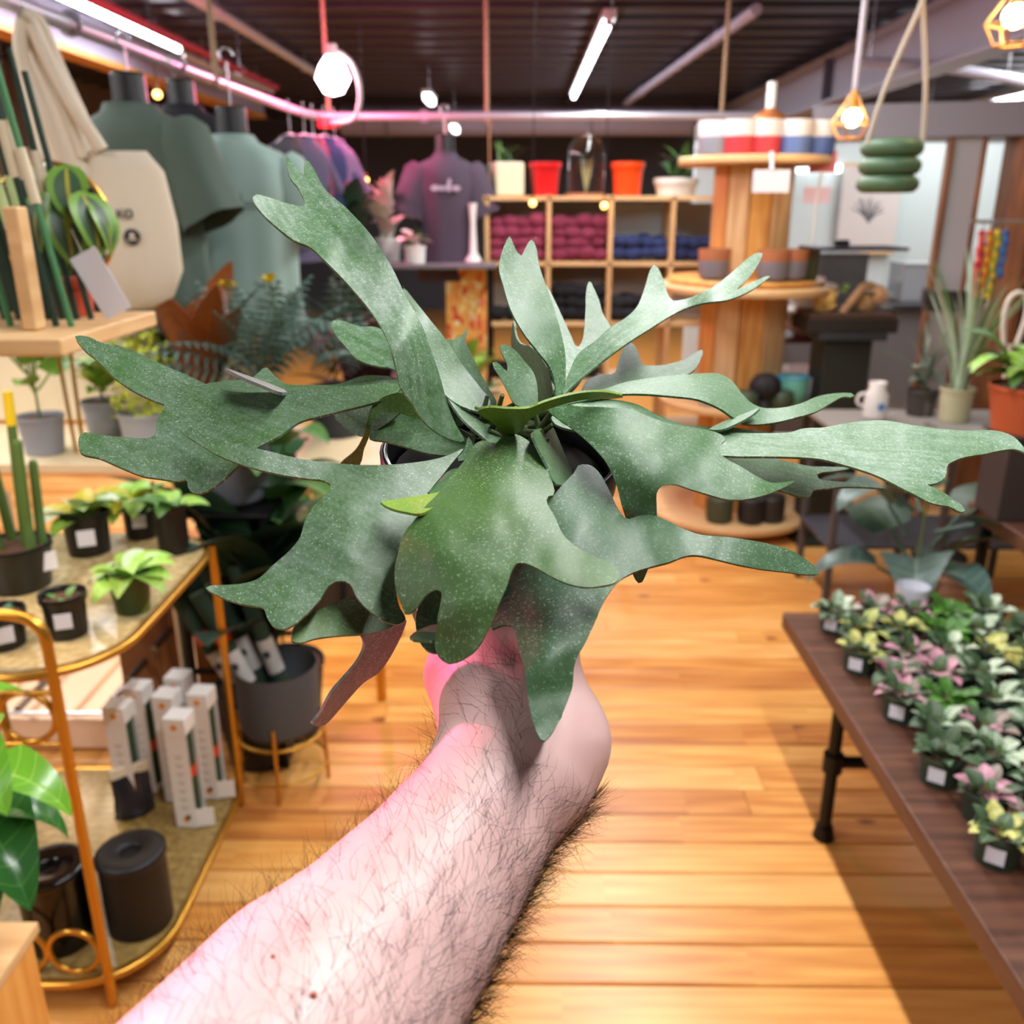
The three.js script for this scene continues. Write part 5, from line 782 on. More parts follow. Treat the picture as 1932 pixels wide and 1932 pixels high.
// ================= shelves in the middle =================
{
  const Z = -5.2, xs = [-0.19, 0.14, 0.47, 0.8, 1.13], ys = [0.06, 0.33, 0.61, 0.93, 1.25, 1.585];
  const o = thing('cube_shelf', 'pale wooden cubby shelf holding socks, pots along its top', 'shelf', V(0, 0, Z));
  ys.forEach((y) => mesh('shelf_board', boxUv(box(1.36, 0.022, 0.34, 0.47, y, 0, 0.002)), paleWood, o));
  xs.forEach((x) => { mesh('upright', upright(box(0.024, 1.6, 0.34, x, 0.8, 0, 0.002)), paleWood, o); });
  for (let k = 0; k < 4; k++) for (let r = 3; r < 5; r++) mesh('back_panel', box(0.3, 0.29, 0.006, xs[k] + 0.165, (ys[r] + ys[r + 1]) / 2, -0.165, 0), M(r === 4 ? 0xc9d8dc : 0xd8cfc4, 0.6), o);
  const pile = (k, r, c, label, n, h, size = 0.042) => {   // a heap of balled knitwear
    const gs = [], x0 = xs[k] + 0.165; for (let i = 0; i < n; i++) { const g = new THREE.SphereGeometry(size * rr(0.85, 1.2), 12, 9), p = g.attributes.position; for (let j = 0; j < p.count; j++) { const s = 1 + 0.2 * noise.noise(p.getX(j) * 60 + i, p.getY(j) * 60, p.getZ(j) * 60); p.setXYZ(j, p.getX(j) * s * 1.2, p.getY(j) * s * 0.85, p.getZ(j) * s); } g.computeVertexNormals(); const lv = Math.floor(i / 8); gs.push(g.translate(x0 - 0.105 + (i % 4) * 0.07 + rr(-0.012, 0.012), ys[r] + 0.045 + lv * h + rr(0, 0.015), 0.1 - (Math.floor(i / 4) % 2) * 0.1)); }
    const m = mesh('sock_pile', merge(gs), M(c, 0.95)); m.position.z = Z; tag(m, label, 'socks', null, 'stuff');
  };
  pile(0, 4, 0x8a3550, 'heap of burgundy knit socks in the first upper cubby', 32, 0.055); pile(1, 4, 0x7d2c46, 'heap of burgundy knit socks in the second upper cubby', 32, 0.054);
  pile(2, 4, 0x27325e, 'heap of navy knit socks in the third upper cubby', 16, 0.055); pile(3, 4, 0x232c55, 'heap of navy knit socks in the cubby next to the spool tower', 14, 0.05);
  pile(1, 3, 0x15151c, 'heap of black goods in the second row cubby', 22, 0.06); pile(2, 3, 0x202026, 'heap of charcoal goods in the second row cubby by the diagonal frond', 16, 0.06); pile(0, 3, 0x1a1a1f, 'low heap of black goods in the cubby behind the upright frond', 8, 0.05);
  pile(0, 2, 0x17161a, 'low black heap in the third row behind the young frond', 8, 0.05); pile(1, 2, 0x231a17, 'brown black heap in the third row', 8, 0.05);
  const T = 1.597, on = (px) => { const q = onZ(px, 360, 5.18); return V(q.x, T, -5.18); };
  const pots = (name, label, px, m, rt, rb, h, sq) => { const q = thing(name, label, 'pot', on(px), 0.3); mesh('pot', sq ? merge(box(rt * 2, h, rt * 2, 0, h / 2, 0, 0.012)) : potGeo(rt, rb, h, 0.008, 0.03), m, q); mesh('soil', sq ? box(rt * 1.7, 0.004, rt * 1.7, 0, h + 0.001, 0, 0) : cyl(rt * 0.86, rt * 0.88, 0.01, h - 0.03), soil, q); return q; };
  const c = pots('cream_pot', 'square cream pot with grassy green blades on the shelf top', 955, M(0xd9d3b4, 0.6), 0.08, 0.08, 0.17, true);
  for (let i = 0; i < 16; i++) { const l = mesh('blade', G.needle, i % 3 ? green1 : green2, c, V(rr(-0.04, 0.04), 0.165, rr(-0.04, 0.04))); l.rotation.order = 'YXZ'; l.rotation.set(-rr(0, 0.25), rr(0, 6.28), 0); l.scale.setScalar(rr(0.8, 1.2)); }
  pots('red_pot', 'bright red pot on the shelf top', 1028, M(0xc4141a, 0.35), 0.088, 0.066, 0.17); pots('orange_pot', 'bright orange pot on the shelf top', 1183, M(0xe8480c, 0.35), 0.09, 0.07, 0.17);
  const wp = pots('white_pot', 'low white bowl pot with a dark spiky plant by the spool tower', 1275, M(0xd8d5cf, 0.5), 0.12, 0.1, 0.09);
  for (let i = 0; i < 18; i++) { const l = mesh('leaf', G.lance, i % 2 ? darkLeaf : green1, wp, V(rr(-0.05, 0.05), 0.08 + rr(0, 0.08), rr(-0.05, 0.05))); l.rotation.order = 'YXZ'; l.rotation.set(-rr(0, 0.6), rr(0, 6.28), 0); l.scale.setScalar(rr(0.7, 1.25)); }
  const g = thing('glass_cloche', 'clear glass cloche dome over a small posy on the shelf top', 'cloche', on(1105));
  mesh('dome', lathe([[0.1, 0.015], [0.1, 0.2], [0.092, 0.25], [0.065, 0.29], [0.02, 0.305], [0, 0.306]], 32), glass, g); mesh('base', cyl(0.11, 0.11, 0.015, 0, 32), M(0x9a6a48, 0.6), g); mesh('knob', new THREE.SphereGeometry(0.017, 12, 10).translate(0, 0.32, 0), glass, g);
  for (let i = 0; i < 7; i++) mesh('sprig', bar(V(0, 0.015, 0), V(rr(-0.05, 0.05), rr(0.12, 0.2), rr(-0.05, 0.05)), 0.003), M(i % 2 ? 0xb8a23a : 0x9aa08a, 0.8), g);
  for (const [px, py, n] of [[1010, 455, 'upper'], [1010, 485, 'lower']]) { const p = onZ(px, py, 5.0), b = thing('clear_knob', n + ' round clear knob before the burgundy socks', 'knob', p, 0, 'clear knobs'); mesh('knob', new THREE.SphereGeometry(0.02, 14, 10), glass, b); mesh('pin', bar(V(0, 0, 0), V(0, 0, -0.06), 0.004), steel, b); }
}
// printed cloth with warm flowers hanging by the shelf
{
  const a = onZ(880, 575, 5.0), o = thing('floral_print', 'orange and yellow floral print hanging beside the cubby shelf', 'print', a), t = canvas(256, 384, (c, w, h) => { c.fillStyle = '#f0b45e'; c.fillRect(0, 0, w, h); const s = seed; seed = 9; for (let i = 0; i < 90; i++) { c.fillStyle = ['#f6d98a', '#ee8f4a', '#e2603c', '#f2a95a', '#fbe9b0', '#d9452f'][i % 6]; c.beginPath(); c.ellipse(rnd() * w, rnd() * h, rr(10, 34), rr(8, 24), rnd() * 3, 0, 7); c.fill(); } seed = s; });
  mesh('sheet', box(0.22, 0.42, 0.012, 0, -0.02, 0, 0.002), new THREE.MeshPhysicalMaterial({ map: t, roughness: 0.7 }), o); mesh('hanging_bar', merge(bar(V(-0.13, 0.19, 0), V(0.13, 0.19, 0), 0.008), bar(V(-0.12, 0.19, 0), V(-0.12, 2.0 - a.y, -0.4), 0.002), bar(V(0.12, 0.19, 0), V(0.12, 2.0 - a.y, -0.4), 0.002)), paleWood, o);
}
{ // white stand beside the plum shirt
  const p = onZ(893, 495, 5.0), o = thing('white_vase', 'slim white flared vase beside the plum shirt', 'vase', V(p.x, p.y, p.z)); mesh('vase_body', lathe([[0, 0], [0.045, 0], [0.046, 0.01], [0.02, 0.05], [0.014, 0.2], [0.022, 0.3], [0.02, 0.3], [0.011, 0.2]], 24), white, o);
  const t = thing('side_table', 'white topped side table under the dry flowers', 'table', V(p.x - 0.3, 0, p.z)); mesh('table_top', box(0.85, 0.02, 0.4, 0, p.y - 0.012, 0), M(0x6d6a70, 0.5), t); for (const x of [-0.39, 0.39]) for (const z of [-0.17, 0.17]) mesh('leg', box(0.025, p.y - 0.02, 0.025, x, p.y / 2 - 0.012, z), blackMetal, t);
  const d = thing('dried_flowers', 'spray of pale dried flowers and grasses in a white pot', 'plant', V(p.x - 0.46, p.y, p.z - 0.05)); mesh('pot', potGeo(0.07, 0.055, 0.12), white, d);
  for (let i = 0; i < 30; i++) { const l = mesh('plume', i % 3 ? G.lance : G.needle, M([0xcfc8b8, 0xe6dcd2, 0xb9b8a4, 0xd8b8b4][i % 4], 0.85), d, V(rr(-0.03, 0.03), 0.1 + rr(0, 0.16), rr(-0.03, 0.03))); l.rotation.order = 'YXZ'; l.rotation.set(-rr(0, 0.7), rr(0, 6.28), 0); l.scale.setScalar(rr(1.0, 1.9)); }
  pottedPlant('bench_plant', 'dark broad leaved plant left of the dried flowers', 'plant', V(p.x - 0.62, p.y, p.z + 0.1), { rt: 0.07, rb: 0.055, h: 0.12, leaves: 10, geos: [G.big], mats: [darkLeaf, darkLeaf, green1], tilt: [-0.3, 0.5], size: [0.8, 1.2], stem: 0.12, pot: M(0x2a2a2e, 0.6) });
  pottedPlant('flower_pot', 'pink and white blossoming plant before the dried flowers', 'plant', V(p.x - 0.3, p.y, p.z + 0.1), { rt: 0.06, rb: 0.05, h: 0.09, leaves: 22, geos: [G.round, G.small], mats: [M(0xe6c8c6, 0.7), M(0xe4ddd6, 0.7), green2], tilt: [-0.2, 0.9], size: [0.6, 1.1], stem: 0.06, pot: white });
}
// dark leafy mass low in the middle, behind the fern
[[690, 4.0, 'maroon leaved plant behind the broad upright frond', [M(0x33161c, 0.6), M(0x4a2026, 0.6)], G.big, 0.62], [745, 4.4, 'dark green plant with small lights behind the tall frond', [darkLeaf, green2], G.ovate, 0.5], [820, 4.5, 'yellow green leafy plant behind the broad upright frond', [green3, yellowLeaf, green1], G.heart, 0.5], [880, 4.7, 'pale grassy plant under the floral print', [limeLeaf, M(0xd6c9a0, 0.8), green1], G.lance, 0.5]].forEach(([px, z, label, m, g, st]) => { const q = onZ(px, 700, z); pottedPlant('floor_plant', label, 'plant', V(q.x, 0, q.z), { rt: 0.15, rb: 0.12, h: 0.3, leaves: 30, geos: [g], mats: m, tilt: [-0.3, 0.8], size: [1.1, 1.7], stem: st, pot: M(0x3a3430, 0.7) }); });
{ // wooden crates glowing warm under the print
  const q = onZ(870, 700, 4.95); for (const [dx, dy, n] of [[0, 0, 'lower'], [0.02, 0.3, 'upper']]) { const o = thing('wooden_crate', n + ' pale wooden crate stacked under the floral print', 'crate', V(q.x + dx, dy, q.z), 0, 'crates by the shelf'); for (let k = 0; k < 3; k++) for (const s of [-1, 1]) { mesh('slat', box(0.4, 0.08, 0.012, 0, 0.05 + k * 0.095, s * 0.14), paleWood, o); mesh('slat', box(0.012, 0.08, 0.28, s * 0.195, 0.05 + k * 0.095, 0), paleWood, o); } mesh('crate_base', box(0.4, 0.012, 0.28, 0, 0.007, 0), paleWood, o); }
}

// ================= cable spool tower =================
{
  const cx = 1.06, cz = -4.42, tiers = [[0.1, 0.42], [0.66, 0.38], [1.2, 0.42], [1.755, 0.345]];
  const o = thing('spool_tower', 'tower of stacked wooden cable spools displaying pots', 'display', V(cx, 0, cz));
  tiers.forEach(([y, r], i) => { mesh('disc', boxUv(lathe([[0, -0.035], [r - 0.006, -0.035], [r, -0.028], [r, -0.007], [r - 0.006, 0], [0, 0]], 56).translate(0, y, 0)), paleWood, o); if (i === 2) mesh('disc', boxUv(lathe([[0, 0], [r * 0.86, 0], [r * 0.86, 0.03], [0, 0.03]], 48).translate(0, y, 0)), honeyWood, o); });
  for (let i = 0; i + 1 < tiers.length; i++) { const y0 = tiers[i][0] + (i === 2 ? 0.03 : 0), y1 = tiers[i + 1][0] - 0.035, n = 11, R = i === 1 ? 0.19 : 0.165; for (let k = 0; k < n; k++) { const a = k / n * Math.PI * 2; mesh('stave', upright(box(R * 0.56, y1 - y0, 0.022, 0, (y0 + y1) / 2, R, 0.003)), k % 3 ? paleWood : honeyWood, o, V(), [0, a, 0]); } }
  for (let k = 0; k < 4; k++) { const a = k * 1.57 + 0.5; mesh('caster', new THREE.CylinderGeometry(0.035, 0.035, 0.03, 16).rotateZ(1.57).translate(Math.cos(a) * 0.3, 0.035, Math.sin(a) * 0.3), M(0xb8a288, 0.6), o); }
  const stand = (a, r, t) => V(cx + Math.sin(a) * r, tiers[t][0] + (t === 2 ? 0.031 : 0.001), cz + Math.cos(a) * r);
  // two tone cups on the top disc
  [[-0.95, 0.27, 0x8d8f9a, 'grey', 'at the row end'], [-0.55, 0.24, 0xc23a44, 'red', 'first'], [-0.08, 0.2, 0xc23a44, 'red', 'second, beside the blue ones'], [0.55, 0.23, 0x5b74ac, 'blue', 'first'], [1.0, 0.28, 0x4b63a0, 'blue', 'last, at the disc edge']].forEach(([a, r, c, n, d]) => {
    const q = thing('two_tone_pot', 'white and ' + n + ' two-tone cup pot on the top disc, ' + d, 'pot', stand(a, r, 3), 0, 'two-tone cup pots');
    mesh('lower_band', lathe([[0, 0], [0.06, 0], [0.067, 0.008], [0.072, 0.075]], 28), M(c, 0.5), q); mesh('upper_band', lathe([[0.072, 0.075], [0.076, 0.14], [0.07, 0.14], [0.066, 0.02], [0, 0.015]], 28), M(0xd6d3d6, 0.5), q);
  });
  { const q = thing('copper_lamp_holder', 'copper domed finial on a white stalk above the two-tone cups', 'fitting', stand(0.25, 0.1, 3)); mesh('stalk', cyl(0.02, 0.02, 0.3, 0, 12), white, q); mesh('dome', lathe([[0, 0.21], [0.075, 0.16], [0.08, 0.14], [0.05, 0.16]], 20), M(0xb06a3a, 0.35, { metalness: 0.5 }), q); }
  const plank = thing('tag_card', 'white price card hanging from the top disc', 'tag', onZ(1455, 342, 4.05)); mesh('card', box(0.155, 0.09, 0.003, 0, 0, 0, 0.001), paper, plank); mesh('clip', bar(V(0, 0.04, 0), V(0, 0.115, -0.03), 0.01), M(0xc8c4d0, 0.5), plank);
  [[-0.75, 0.34, 'terracotta rimmed grey pot at the cubby side of the middle disc'], [0.15, 0.35, 'terracotta rimmed grey pot in the centre of the middle disc'], [0.5, 0.34, 'terracotta rimmed grey pot beside the olive cup on the middle disc']].forEach(([a, r, label]) => { const q = thing('dipped_pot', label, 'pot', stand(a, r - 0.05, 2), 0, 'dipped pots'); mesh('lower_band', lathe([[0, 0], [0.05, 0], [0.066, 0.02], [0.07, 0.085]], 28), M(0x77727c, 0.7), q); mesh('upper_band', lathe([[0.07, 0.085], [0.071, 0.135], [0.064, 0.135], [0.06, 0.03], [0, 0.02]], 28), M(0xa0603a, 0.75), q); });
  { const q = thing('olive_cup', 'olive green cup at the outer edge of the middle disc', 'cup', stand(0.85, 0.3, 2)); mesh('cup_body', lathe([[0, 0], [0.045, 0], [0.052, 0.13], [0.047, 0.13], [0.04, 0.015], [0, 0.012]], 24), M(0x4d5a34, 0.6), q); }
  { const q = thing('small_sign', 'pink price card held on a stick over the middle disc', 'sign', stand(0.95, 0.3, 2)); mesh('stick', bar(V(0, 0, 0), V(0, 0.33, 0), 0.006), white, q); mesh('card', box(0.12, 0.07, 0.003, 0, 0.36, 0, 0.001), M(0xe2c8da, 0.6), q); mesh('card', box(0.12, 0.09, 0.003, 0.01, 0.5, 0, 0.001), M(0xd87f8f, 0.6), q); mesh('stick', bar(V(0, 0.33, 0), V(0.01, 0.46, 0), 0.006), white, q); }
  // lower tiers
  [[-0.6, 0.3, 1, 0xbfc0cc, 0.07, 0.12, 'white planter cup on the third disc at the fern side'], [0.75, 0.3, 1, 0x6fb8a4, 0.075, 0.13, 'mint green cup on the third disc'], [1.15, 0.3, 1, 0xcfd2d6, 0.07, 0.12, 'white cup beside the mint cup']].forEach(([a, r, t, c, R, h, label]) => { const q = thing('planter_cup', label, 'cup', stand(a, r, t), 0, 'planter cups'); mesh('cup_body', lathe([[0, 0], [R * 0.8, 0], [R, h * 0.5], [R, h], [R - 0.006, h], [R * 0.7, 0.012], [0, 0.012]], 28), M(c, 0.5), q); if (c === 0x6fb8a4) mesh('inner_rim', new THREE.TorusGeometry(R - 0.003, 0.006, 8, 32).rotateX(1.57).translate(0, h, 0), M(0x3f9ec4, 0.5), q); });
  { const q = thing('cactus_ornament', 'round black cactus ornament on the third disc', 'ornament', stand(0.2, 0.3, 1)); const g = new THREE.SphereGeometry(0.07, 28, 16), p = g.attributes.position; for (let i = 0; i < p.count; i++) { const a = Math.atan2(p.getZ(i), p.getX(i)), s = 1 + 0.09 * Math.cos(a * 10); p.setXYZ(i, p.getX(i) * s, p.getY(i) * 0.9, p.getZ(i) * s); } g.computeVertexNormals(); mesh('ball', g.translate(0, 0.1, 0), M(0x16151a, 0.7), q); mesh('foot', cyl(0.04, 0.03, 0.04, 0), M(0x2b2b30, 0.6), q); }
  for (const [a, label] of [[-0.1, 'dark green round jar left of the black cactus'], [0.45, 'dark green round jar right of the black cactus']]) { const q = thing('green_jar', label, 'jar', stand(a, 0.32, 1), 0, 'green jars'); mesh('jar_body', lathe([[0, 0], [0.05, 0.0], [0.062, 0.03], [0.055, 0.075], [0.03, 0.085], [0, 0.085]], 24), M(0x3c4a36, 0.5), q); }
  [[-0.35, 0.3, 0x3d4632, 'olive square jar on the lowest disc'], [0.15, 0.3, 0x1a1a1d, 'black jar on the lowest disc, centre'], [0.5, 0.31, 0x26221f, 'black brown jar on the lowest disc, outer']].forEach(([a, r, c, label]) => { const q = thing('floor_jar', label, 'jar', stand(a, r, 0), 0, 'jars on the lowest disc'); mesh('jar_body', lathe([[0, 0], [0.058, 0], [0.064, 0.02], [0.064, 0.11], [0.058, 0.13], [0, 0.13]], 24), M(c, 0.5), q); });
}
// stacked bowls on a dark trolley right of the tower
{
  const p = onZ(1500, 760, 4.9), o = thing('dark_trolley', 'dark shelf trolley with pale bowls behind the spool tower', 'trolley', V(p.x, 0, p.z)); for (const y of [0.3, 0.62, 0.88, 1.02]) mesh('trolley_shelf', box(0.34, 0.02, 0.34, 0, y, 0), y === 0.88 ? darkWood : M(0xd8d4cc, 0.5), o); for (const [x, z] of [[1, 1], [1, -1], [-1, 1], [-1, -1]]) mesh('post', box(0.02, 1.03, 0.02, x * 0.16, 0.515, z * 0.16), blackMetal, o);
  [[0.635, 'lower'], [0.895, 'middle'], [1.035, 'top']].forEach(([y, n]) => { const b = thing('pale_bowl', n + ' cream bowl on the dark trolley', 'bowl', V(p.x + 0.02, y - 0.003, p.z + 0.02), 0, 'cream bowls'); mesh('bowl_body', lathe([[0, 0], [0.07, 0], [0.13, 0.06], [0.14, 0.085], [0.133, 0.085], [0.06, 0.012], [0, 0.01]], 32), M(0xd9d2c8, 0.45), b); });
}

// ================= terrarium, hanging things, far counter =================
{
  const top = onZ(1590, 622, 4.2), o = thing('pedestal', 'tall black pedestal under the terrarium', 'pedestal', V(top.x, 0, top.z)); const H = top.y;
  mesh('column', box(0.21, H - 0.03, 0.21, 0, H / 2 - 0.015, 0, 0.004), M(0x23261f, 0.6), o); mesh('cap_plate', box(0.3, 0.03, 0.3, 0, H - 0.015, 0, 0.004), M(0x2c2f33, 0.5), o); mesh('foot_plate', box(0.3, 0.03, 0.3, 0, 0.015, 0, 0.004), M(0x23261f, 0.6), o);
  const t = thing('terrarium', 'glass terrarium with driftwood and moss on the black pedestal', 'terrarium', V(top.x, H, top.z)); const w = 0.4, h = 0.3;
  mesh('tray', box(w, 0.06, 0.26, 0, 0.03, 0), M(0x241c16, 0.6), t); mesh('lid', box(w, 0.014, 0.27, 0, h + 0.06, 0, 0.002), M(0x2b2c36, 0.4), t); mesh('lid_knob', box(0.06, 0.03, 0.04, -0.05, h + 0.08, 0), M(0x1c1d24, 0.4), t);
  for (const [x, z, ww, dd] of [[0, 0.128, w - 0.004, 0.003], [0, -0.128, w - 0.004, 0.003], [w / 2 - 0.003, 0, 0.003, 0.25], [-w / 2 + 0.003, 0, 0.003, 0.25]]) mesh('glass_pane', new THREE.PlaneGeometry(Math.max(ww, dd), h).rotateY(ww > dd ? 0 : 1.5708).translate(x, 0.06 + h / 2, z), glass, t);
  mesh('soil', box(w - 0.02, 0.03, 0.24, 0, 0.07, 0, 0.01), soil, t);
  for (const [x, y, z, r, c] of [[-0.1, 0.13, 0.02, 0.055, 0xd0a85c], [0.08, 0.12, 0, 0.05, 0xb08a5e], [0.13, 0.16, 0.03, 0.04, 0xc99a72]]) { const g = new THREE.IcosahedronGeometry(r, 3), p = g.attributes.position; for (let i = 0; i < p.count; i++) { const k = 1 + 0.35 * noise.noise(p.getX(i) * 30 + x * 9, p.getY(i) * 30, p.getZ(i) * 30); p.setXYZ(i, p.getX(i) * k, p.getY(i) * k, p.getZ(i) * k); } g.computeVertexNormals(); mesh('rock', g.translate(x, y, z), M(c, 0.85), t); }
  mesh('driftwood', tube([V(-0.03, 0.08, 0.05), V(0.02, 0.15, 0.05), V(0.07, 0.2, 0.03), V(0.15, 0.17, 0.02)], 0.02, 20, 8), M(0xb98e68, 0.85), t);
  for (let i = 0; i < 8; i++) { const l = mesh('leaf', G.small, i % 2 ? limeLeaf : green1, t, V(rr(-0.15, 0.15), 0.09 + rr(0, 0.1), rr(-0.05, 0.09))); l.rotation.order = 'YXZ'; l.rotation.set(-rr(0, 1), rr(0, 6.28), 0); }
}
{ // hanging green ribbed planter
  const p = onZ(1672, 364, 3.0), o = thing('hanging_planter', 'green ribbed ceramic planter hanging on ropes', 'planter', p); const R = 0.08, prof = [[0, 0]]; for (let k = 0; k < 3; k++) for (let i = 0; i <= 8; i++) { const a = -Math.PI / 2 + i / 8 * Math.PI; prof.push([R + Math.cos(a) * 0.025 - 0.012, 0.026 + k * 0.052 + Math.sin(a) * 0.026]); } prof.push([R - 0.02, 0.156], [R - 0.025, 0.02], [0, 0.015]);
  mesh('pot', lathe(prof, 40), M(0x4c6a4c, 0.5), o); const k = V(0.035, 0.53, 0);
  for (const [x, z] of [[-0.085, 0.02], [0.085, 0.02]]) mesh('rope', tube([V(x, 0.14, z), V(x * 0.7 + 0.01, 0.3, z), k], 0.007, 12, 6), M(0xb5a898, 0.9), o); mesh('rope', bar(k, V(0.035, TOP - p.y, 0), 0.009), M(0xb5a898, 0.9), o);
}
function pendant(px, py, z, label) {   // faceted brass cage lamp
  const p = onZ(px, py, z), o = thing('pendant_lamp', label, 'lamp', p, 0.3, 'faceted pendants'), top = V(0, 0.1, 0), bot = [], mid = [];
  for (let k = 0; k < 5; k++) { const a = k * 1.2566; mid.push(V(Math.cos(a) * 0.075, -0.02, Math.sin(a) * 0.075)); bot.push(V(Math.cos(a) * 0.045, -0.075, Math.sin(a) * 0.045)); }
  const gs = []; for (let k = 0; k < 5; k++) gs.push(bar(top, mid[k], 0.004), bar(mid[k], mid[(k + 1) % 5], 0.004), bar(mid[k], bot[k], 0.004), bar(bot[k], bot[(k + 1) % 5], 0.004));
  mesh('cage', merge(gs), M(0xd7a064, 0.3, { metalness: 0.7 }), o); mesh('bulb', new THREE.SphereGeometry(0.034, 18, 14), M(0xffffff, 0.4, { emissive: 0xffe2b8, emissiveIntensity: 9 }), o); mesh('socket', cyl(0.018, 0.015, 0.06, 0.03, 12), gold, o); mesh('cord', bar(V(0, 0.1, 0), V(0, TOP - p.y, 0), 0.012), M(0xb9b4bc, 0.5), o);
  const l = new THREE.PointLight(0xffd6a0, 0.3, 0, 2); l.position.copy(p); l.shadow.radius = 1.6; scene.add(l);
}
pendant(1608, 222, 3.8, 'faceted brass cage pendant lamp beside the hanging planter'); pendant(1915, 30, 2.9, 'faceted brass cage pendant lamp at the upper frame corner');
// pale back office wall with a framed poster
{
  const o = thing('partition_wall', 'pale green white partition wall behind the terrarium', 'partition', V(3.15, 0, -7.6)); mesh('panel', box(3.6, 2.05, 0.08, 0, 1.02, 0), M(0xc6d4d4, 0.6), o); mesh('cap_rail', box(3.6, 0.12, 0.12, 0, 2.08, 0), M(0x6b6a66, 0.6), o); o.userData.kind = 'structure';
  const p = onZ(1640, 395, 7.5), t = canvas(256, 320, (c, w, h) => { c.fillStyle = '#cfc8c4'; c.fillRect(0, 0, w, h); const s = seed; seed = 5; c.strokeStyle = '#5d5d62'; c.lineWidth = 4; for (let i = 0; i < 26; i++) { const a = -1.6 + rr(-1.3, 1.3), l = rr(40, 95); c.beginPath(); c.moveTo(130, 210); c.quadraticCurveTo(130 + Math.cos(a) * l * 0.4, 190 + Math.sin(a) * l * 0.7, 130 + Math.cos(a) * l, 190 + Math.sin(a) * l); c.stroke(); } seed = s; });
  const q = thing('poster', 'beige poster with a grey plant sketch on the pale partition', 'poster', p); mesh('sheet', box(0.46, 0.66, 0.01, 0, 0, 0, 0.002), new THREE.MeshPhysicalMaterial({ map: t, roughness: 0.7 }), q); mesh('poster_rail', merge(box(0.48, 0.02, 0.016, 0, 0.33, 0, 0.002), box(0.48, 0.02, 0.016, 0, -0.33, 0, 0.002)), paleWood, q);
  const l = thing('wall_light', 'bright bar light high on the pale partition', 'light', onZ(1545, 318, 7.45)); mesh('tube', box(0.34, 0.06, 0.04, 0, 0, 0, 0.01), M(0xffffff, 0.4, { emissive: 0xf2f8ff, emissiveIntensity: 3 }), l); mesh('housing', box(0.36, 0.03, 0.06, 0, 0.05, 0, 0.004), white, l); const L = new THREE.RectAreaLight(0xf2f8ff, 20, 0.34, 0.06); L.position.copy(l.position).add(V(0, 0, 0.03)); L.rotation.y = Math.PI; scene.add(L);
  const c = thing('sales_counter', 'long grey counter below the pale partition', 'counter', V(3.0, 0, -6.3)); mesh('counter_body', box(2.6, 0.9, 0.5, 0, 0.45, 0), M(0x6e6f74, 0.6), c); mesh('counter_top', box(2.7, 0.04, 0.6, 0, 0.92, 0), M(0x2c2d34, 0.4), c);
  [[2.1, 0x38363a, 0.3, 'dark till box'], [2.7, 0x9aa0a4, 0.24, 'grey storage box'], [3.3, 0x2a2a2e, 0.34, 'black monitor box'], [3.8, 0xcfcfd2, 0.2, 'white parcel box']].forEach(([x, col, h, n]) => { const b = thing('counter_box', n + ' on the grey counter', 'box', V(x, 0.94, -6.3)); mesh('box_body', box(0.36, h, 0.26, 0, h / 2, 0, 0.01), M(col, 0.6), b); mesh('box_lid', box(0.37, 0.02, 0.27, 0, h, 0, 0.004), M(col, 0.4), b); });
}
{ // column with wooden edges and the shelves beyond
  const a = onZ(1800, 430, 4.9), o = thing('wrapped_column', 'grey column edged in brown wood beside the dark shelves', 'column', V(a.x, 0, a.z), -0.3); o.userData.kind = 'structure';
  mesh('header', box(2.2, 0.16, 0.2, 0.35, 1.95, 0), M(0x8b8a92, 0.6), o); mesh('column_face', box(0.13, 1.87, 0.13, 0, 0.935, 0), M(0xa5a4a6, 0.7), o); for (const s of [-1, 1]) mesh('corner_board', upright(box(0.022, 1.87, 0.15, s * 0.076, 0.935, 0.005)), brownWood, o); mesh('band', box(0.2, 0.1, 0.18, 0, 1.08, 0), M(0x2b2622, 0.6), o);
  const s = thing('dark_shelf', 'dark shelf rack with brown boards past the column', 'shelf', V(a.x + 0.62, 0, a.z + 0.15)); for (const y of [0.35, 0.75, 1.15, 1.48, 1.8]) mesh('shelf_board', boxUv(box(0.8, 0.03, 0.35, 0, y, 0)), brownWood, s); mesh('back_panel', box(0.8, 1.95, 0.02, 0, 0.98, -0.18), M(0x26252c, 0.7), s); for (const x of [-0.4, 0.4]) mesh('upright', upright(box(0.035, 1.98, 0.36, x, 0.99, 0)), brownWood, s);
  for (let k = 0; k < 5; k++) { const b = thing('white_jar', 'white lidded jar, ' + ['first', 'second', 'third', 'fourth', 'fifth'][k] + ' from the column on the upper dark shelf', 'jar', V(a.x + 0.32 + k * 0.13, k < 3 ? 1.497 : 1.817, a.z + 0.2), 0, 'white jars'); mesh('jar_body', lathe([[0, 0], [0.045, 0], [0.05, 0.01], [0.05, 0.08], [0.04, 0.095], [0, 0.095]], 20), M(0xd4d6de, 0.4), b); mesh('lid', cyl(0.04, 0.04, 0.015, 0.095, 20), M(0x8d8d94, 0.5), b); }
}
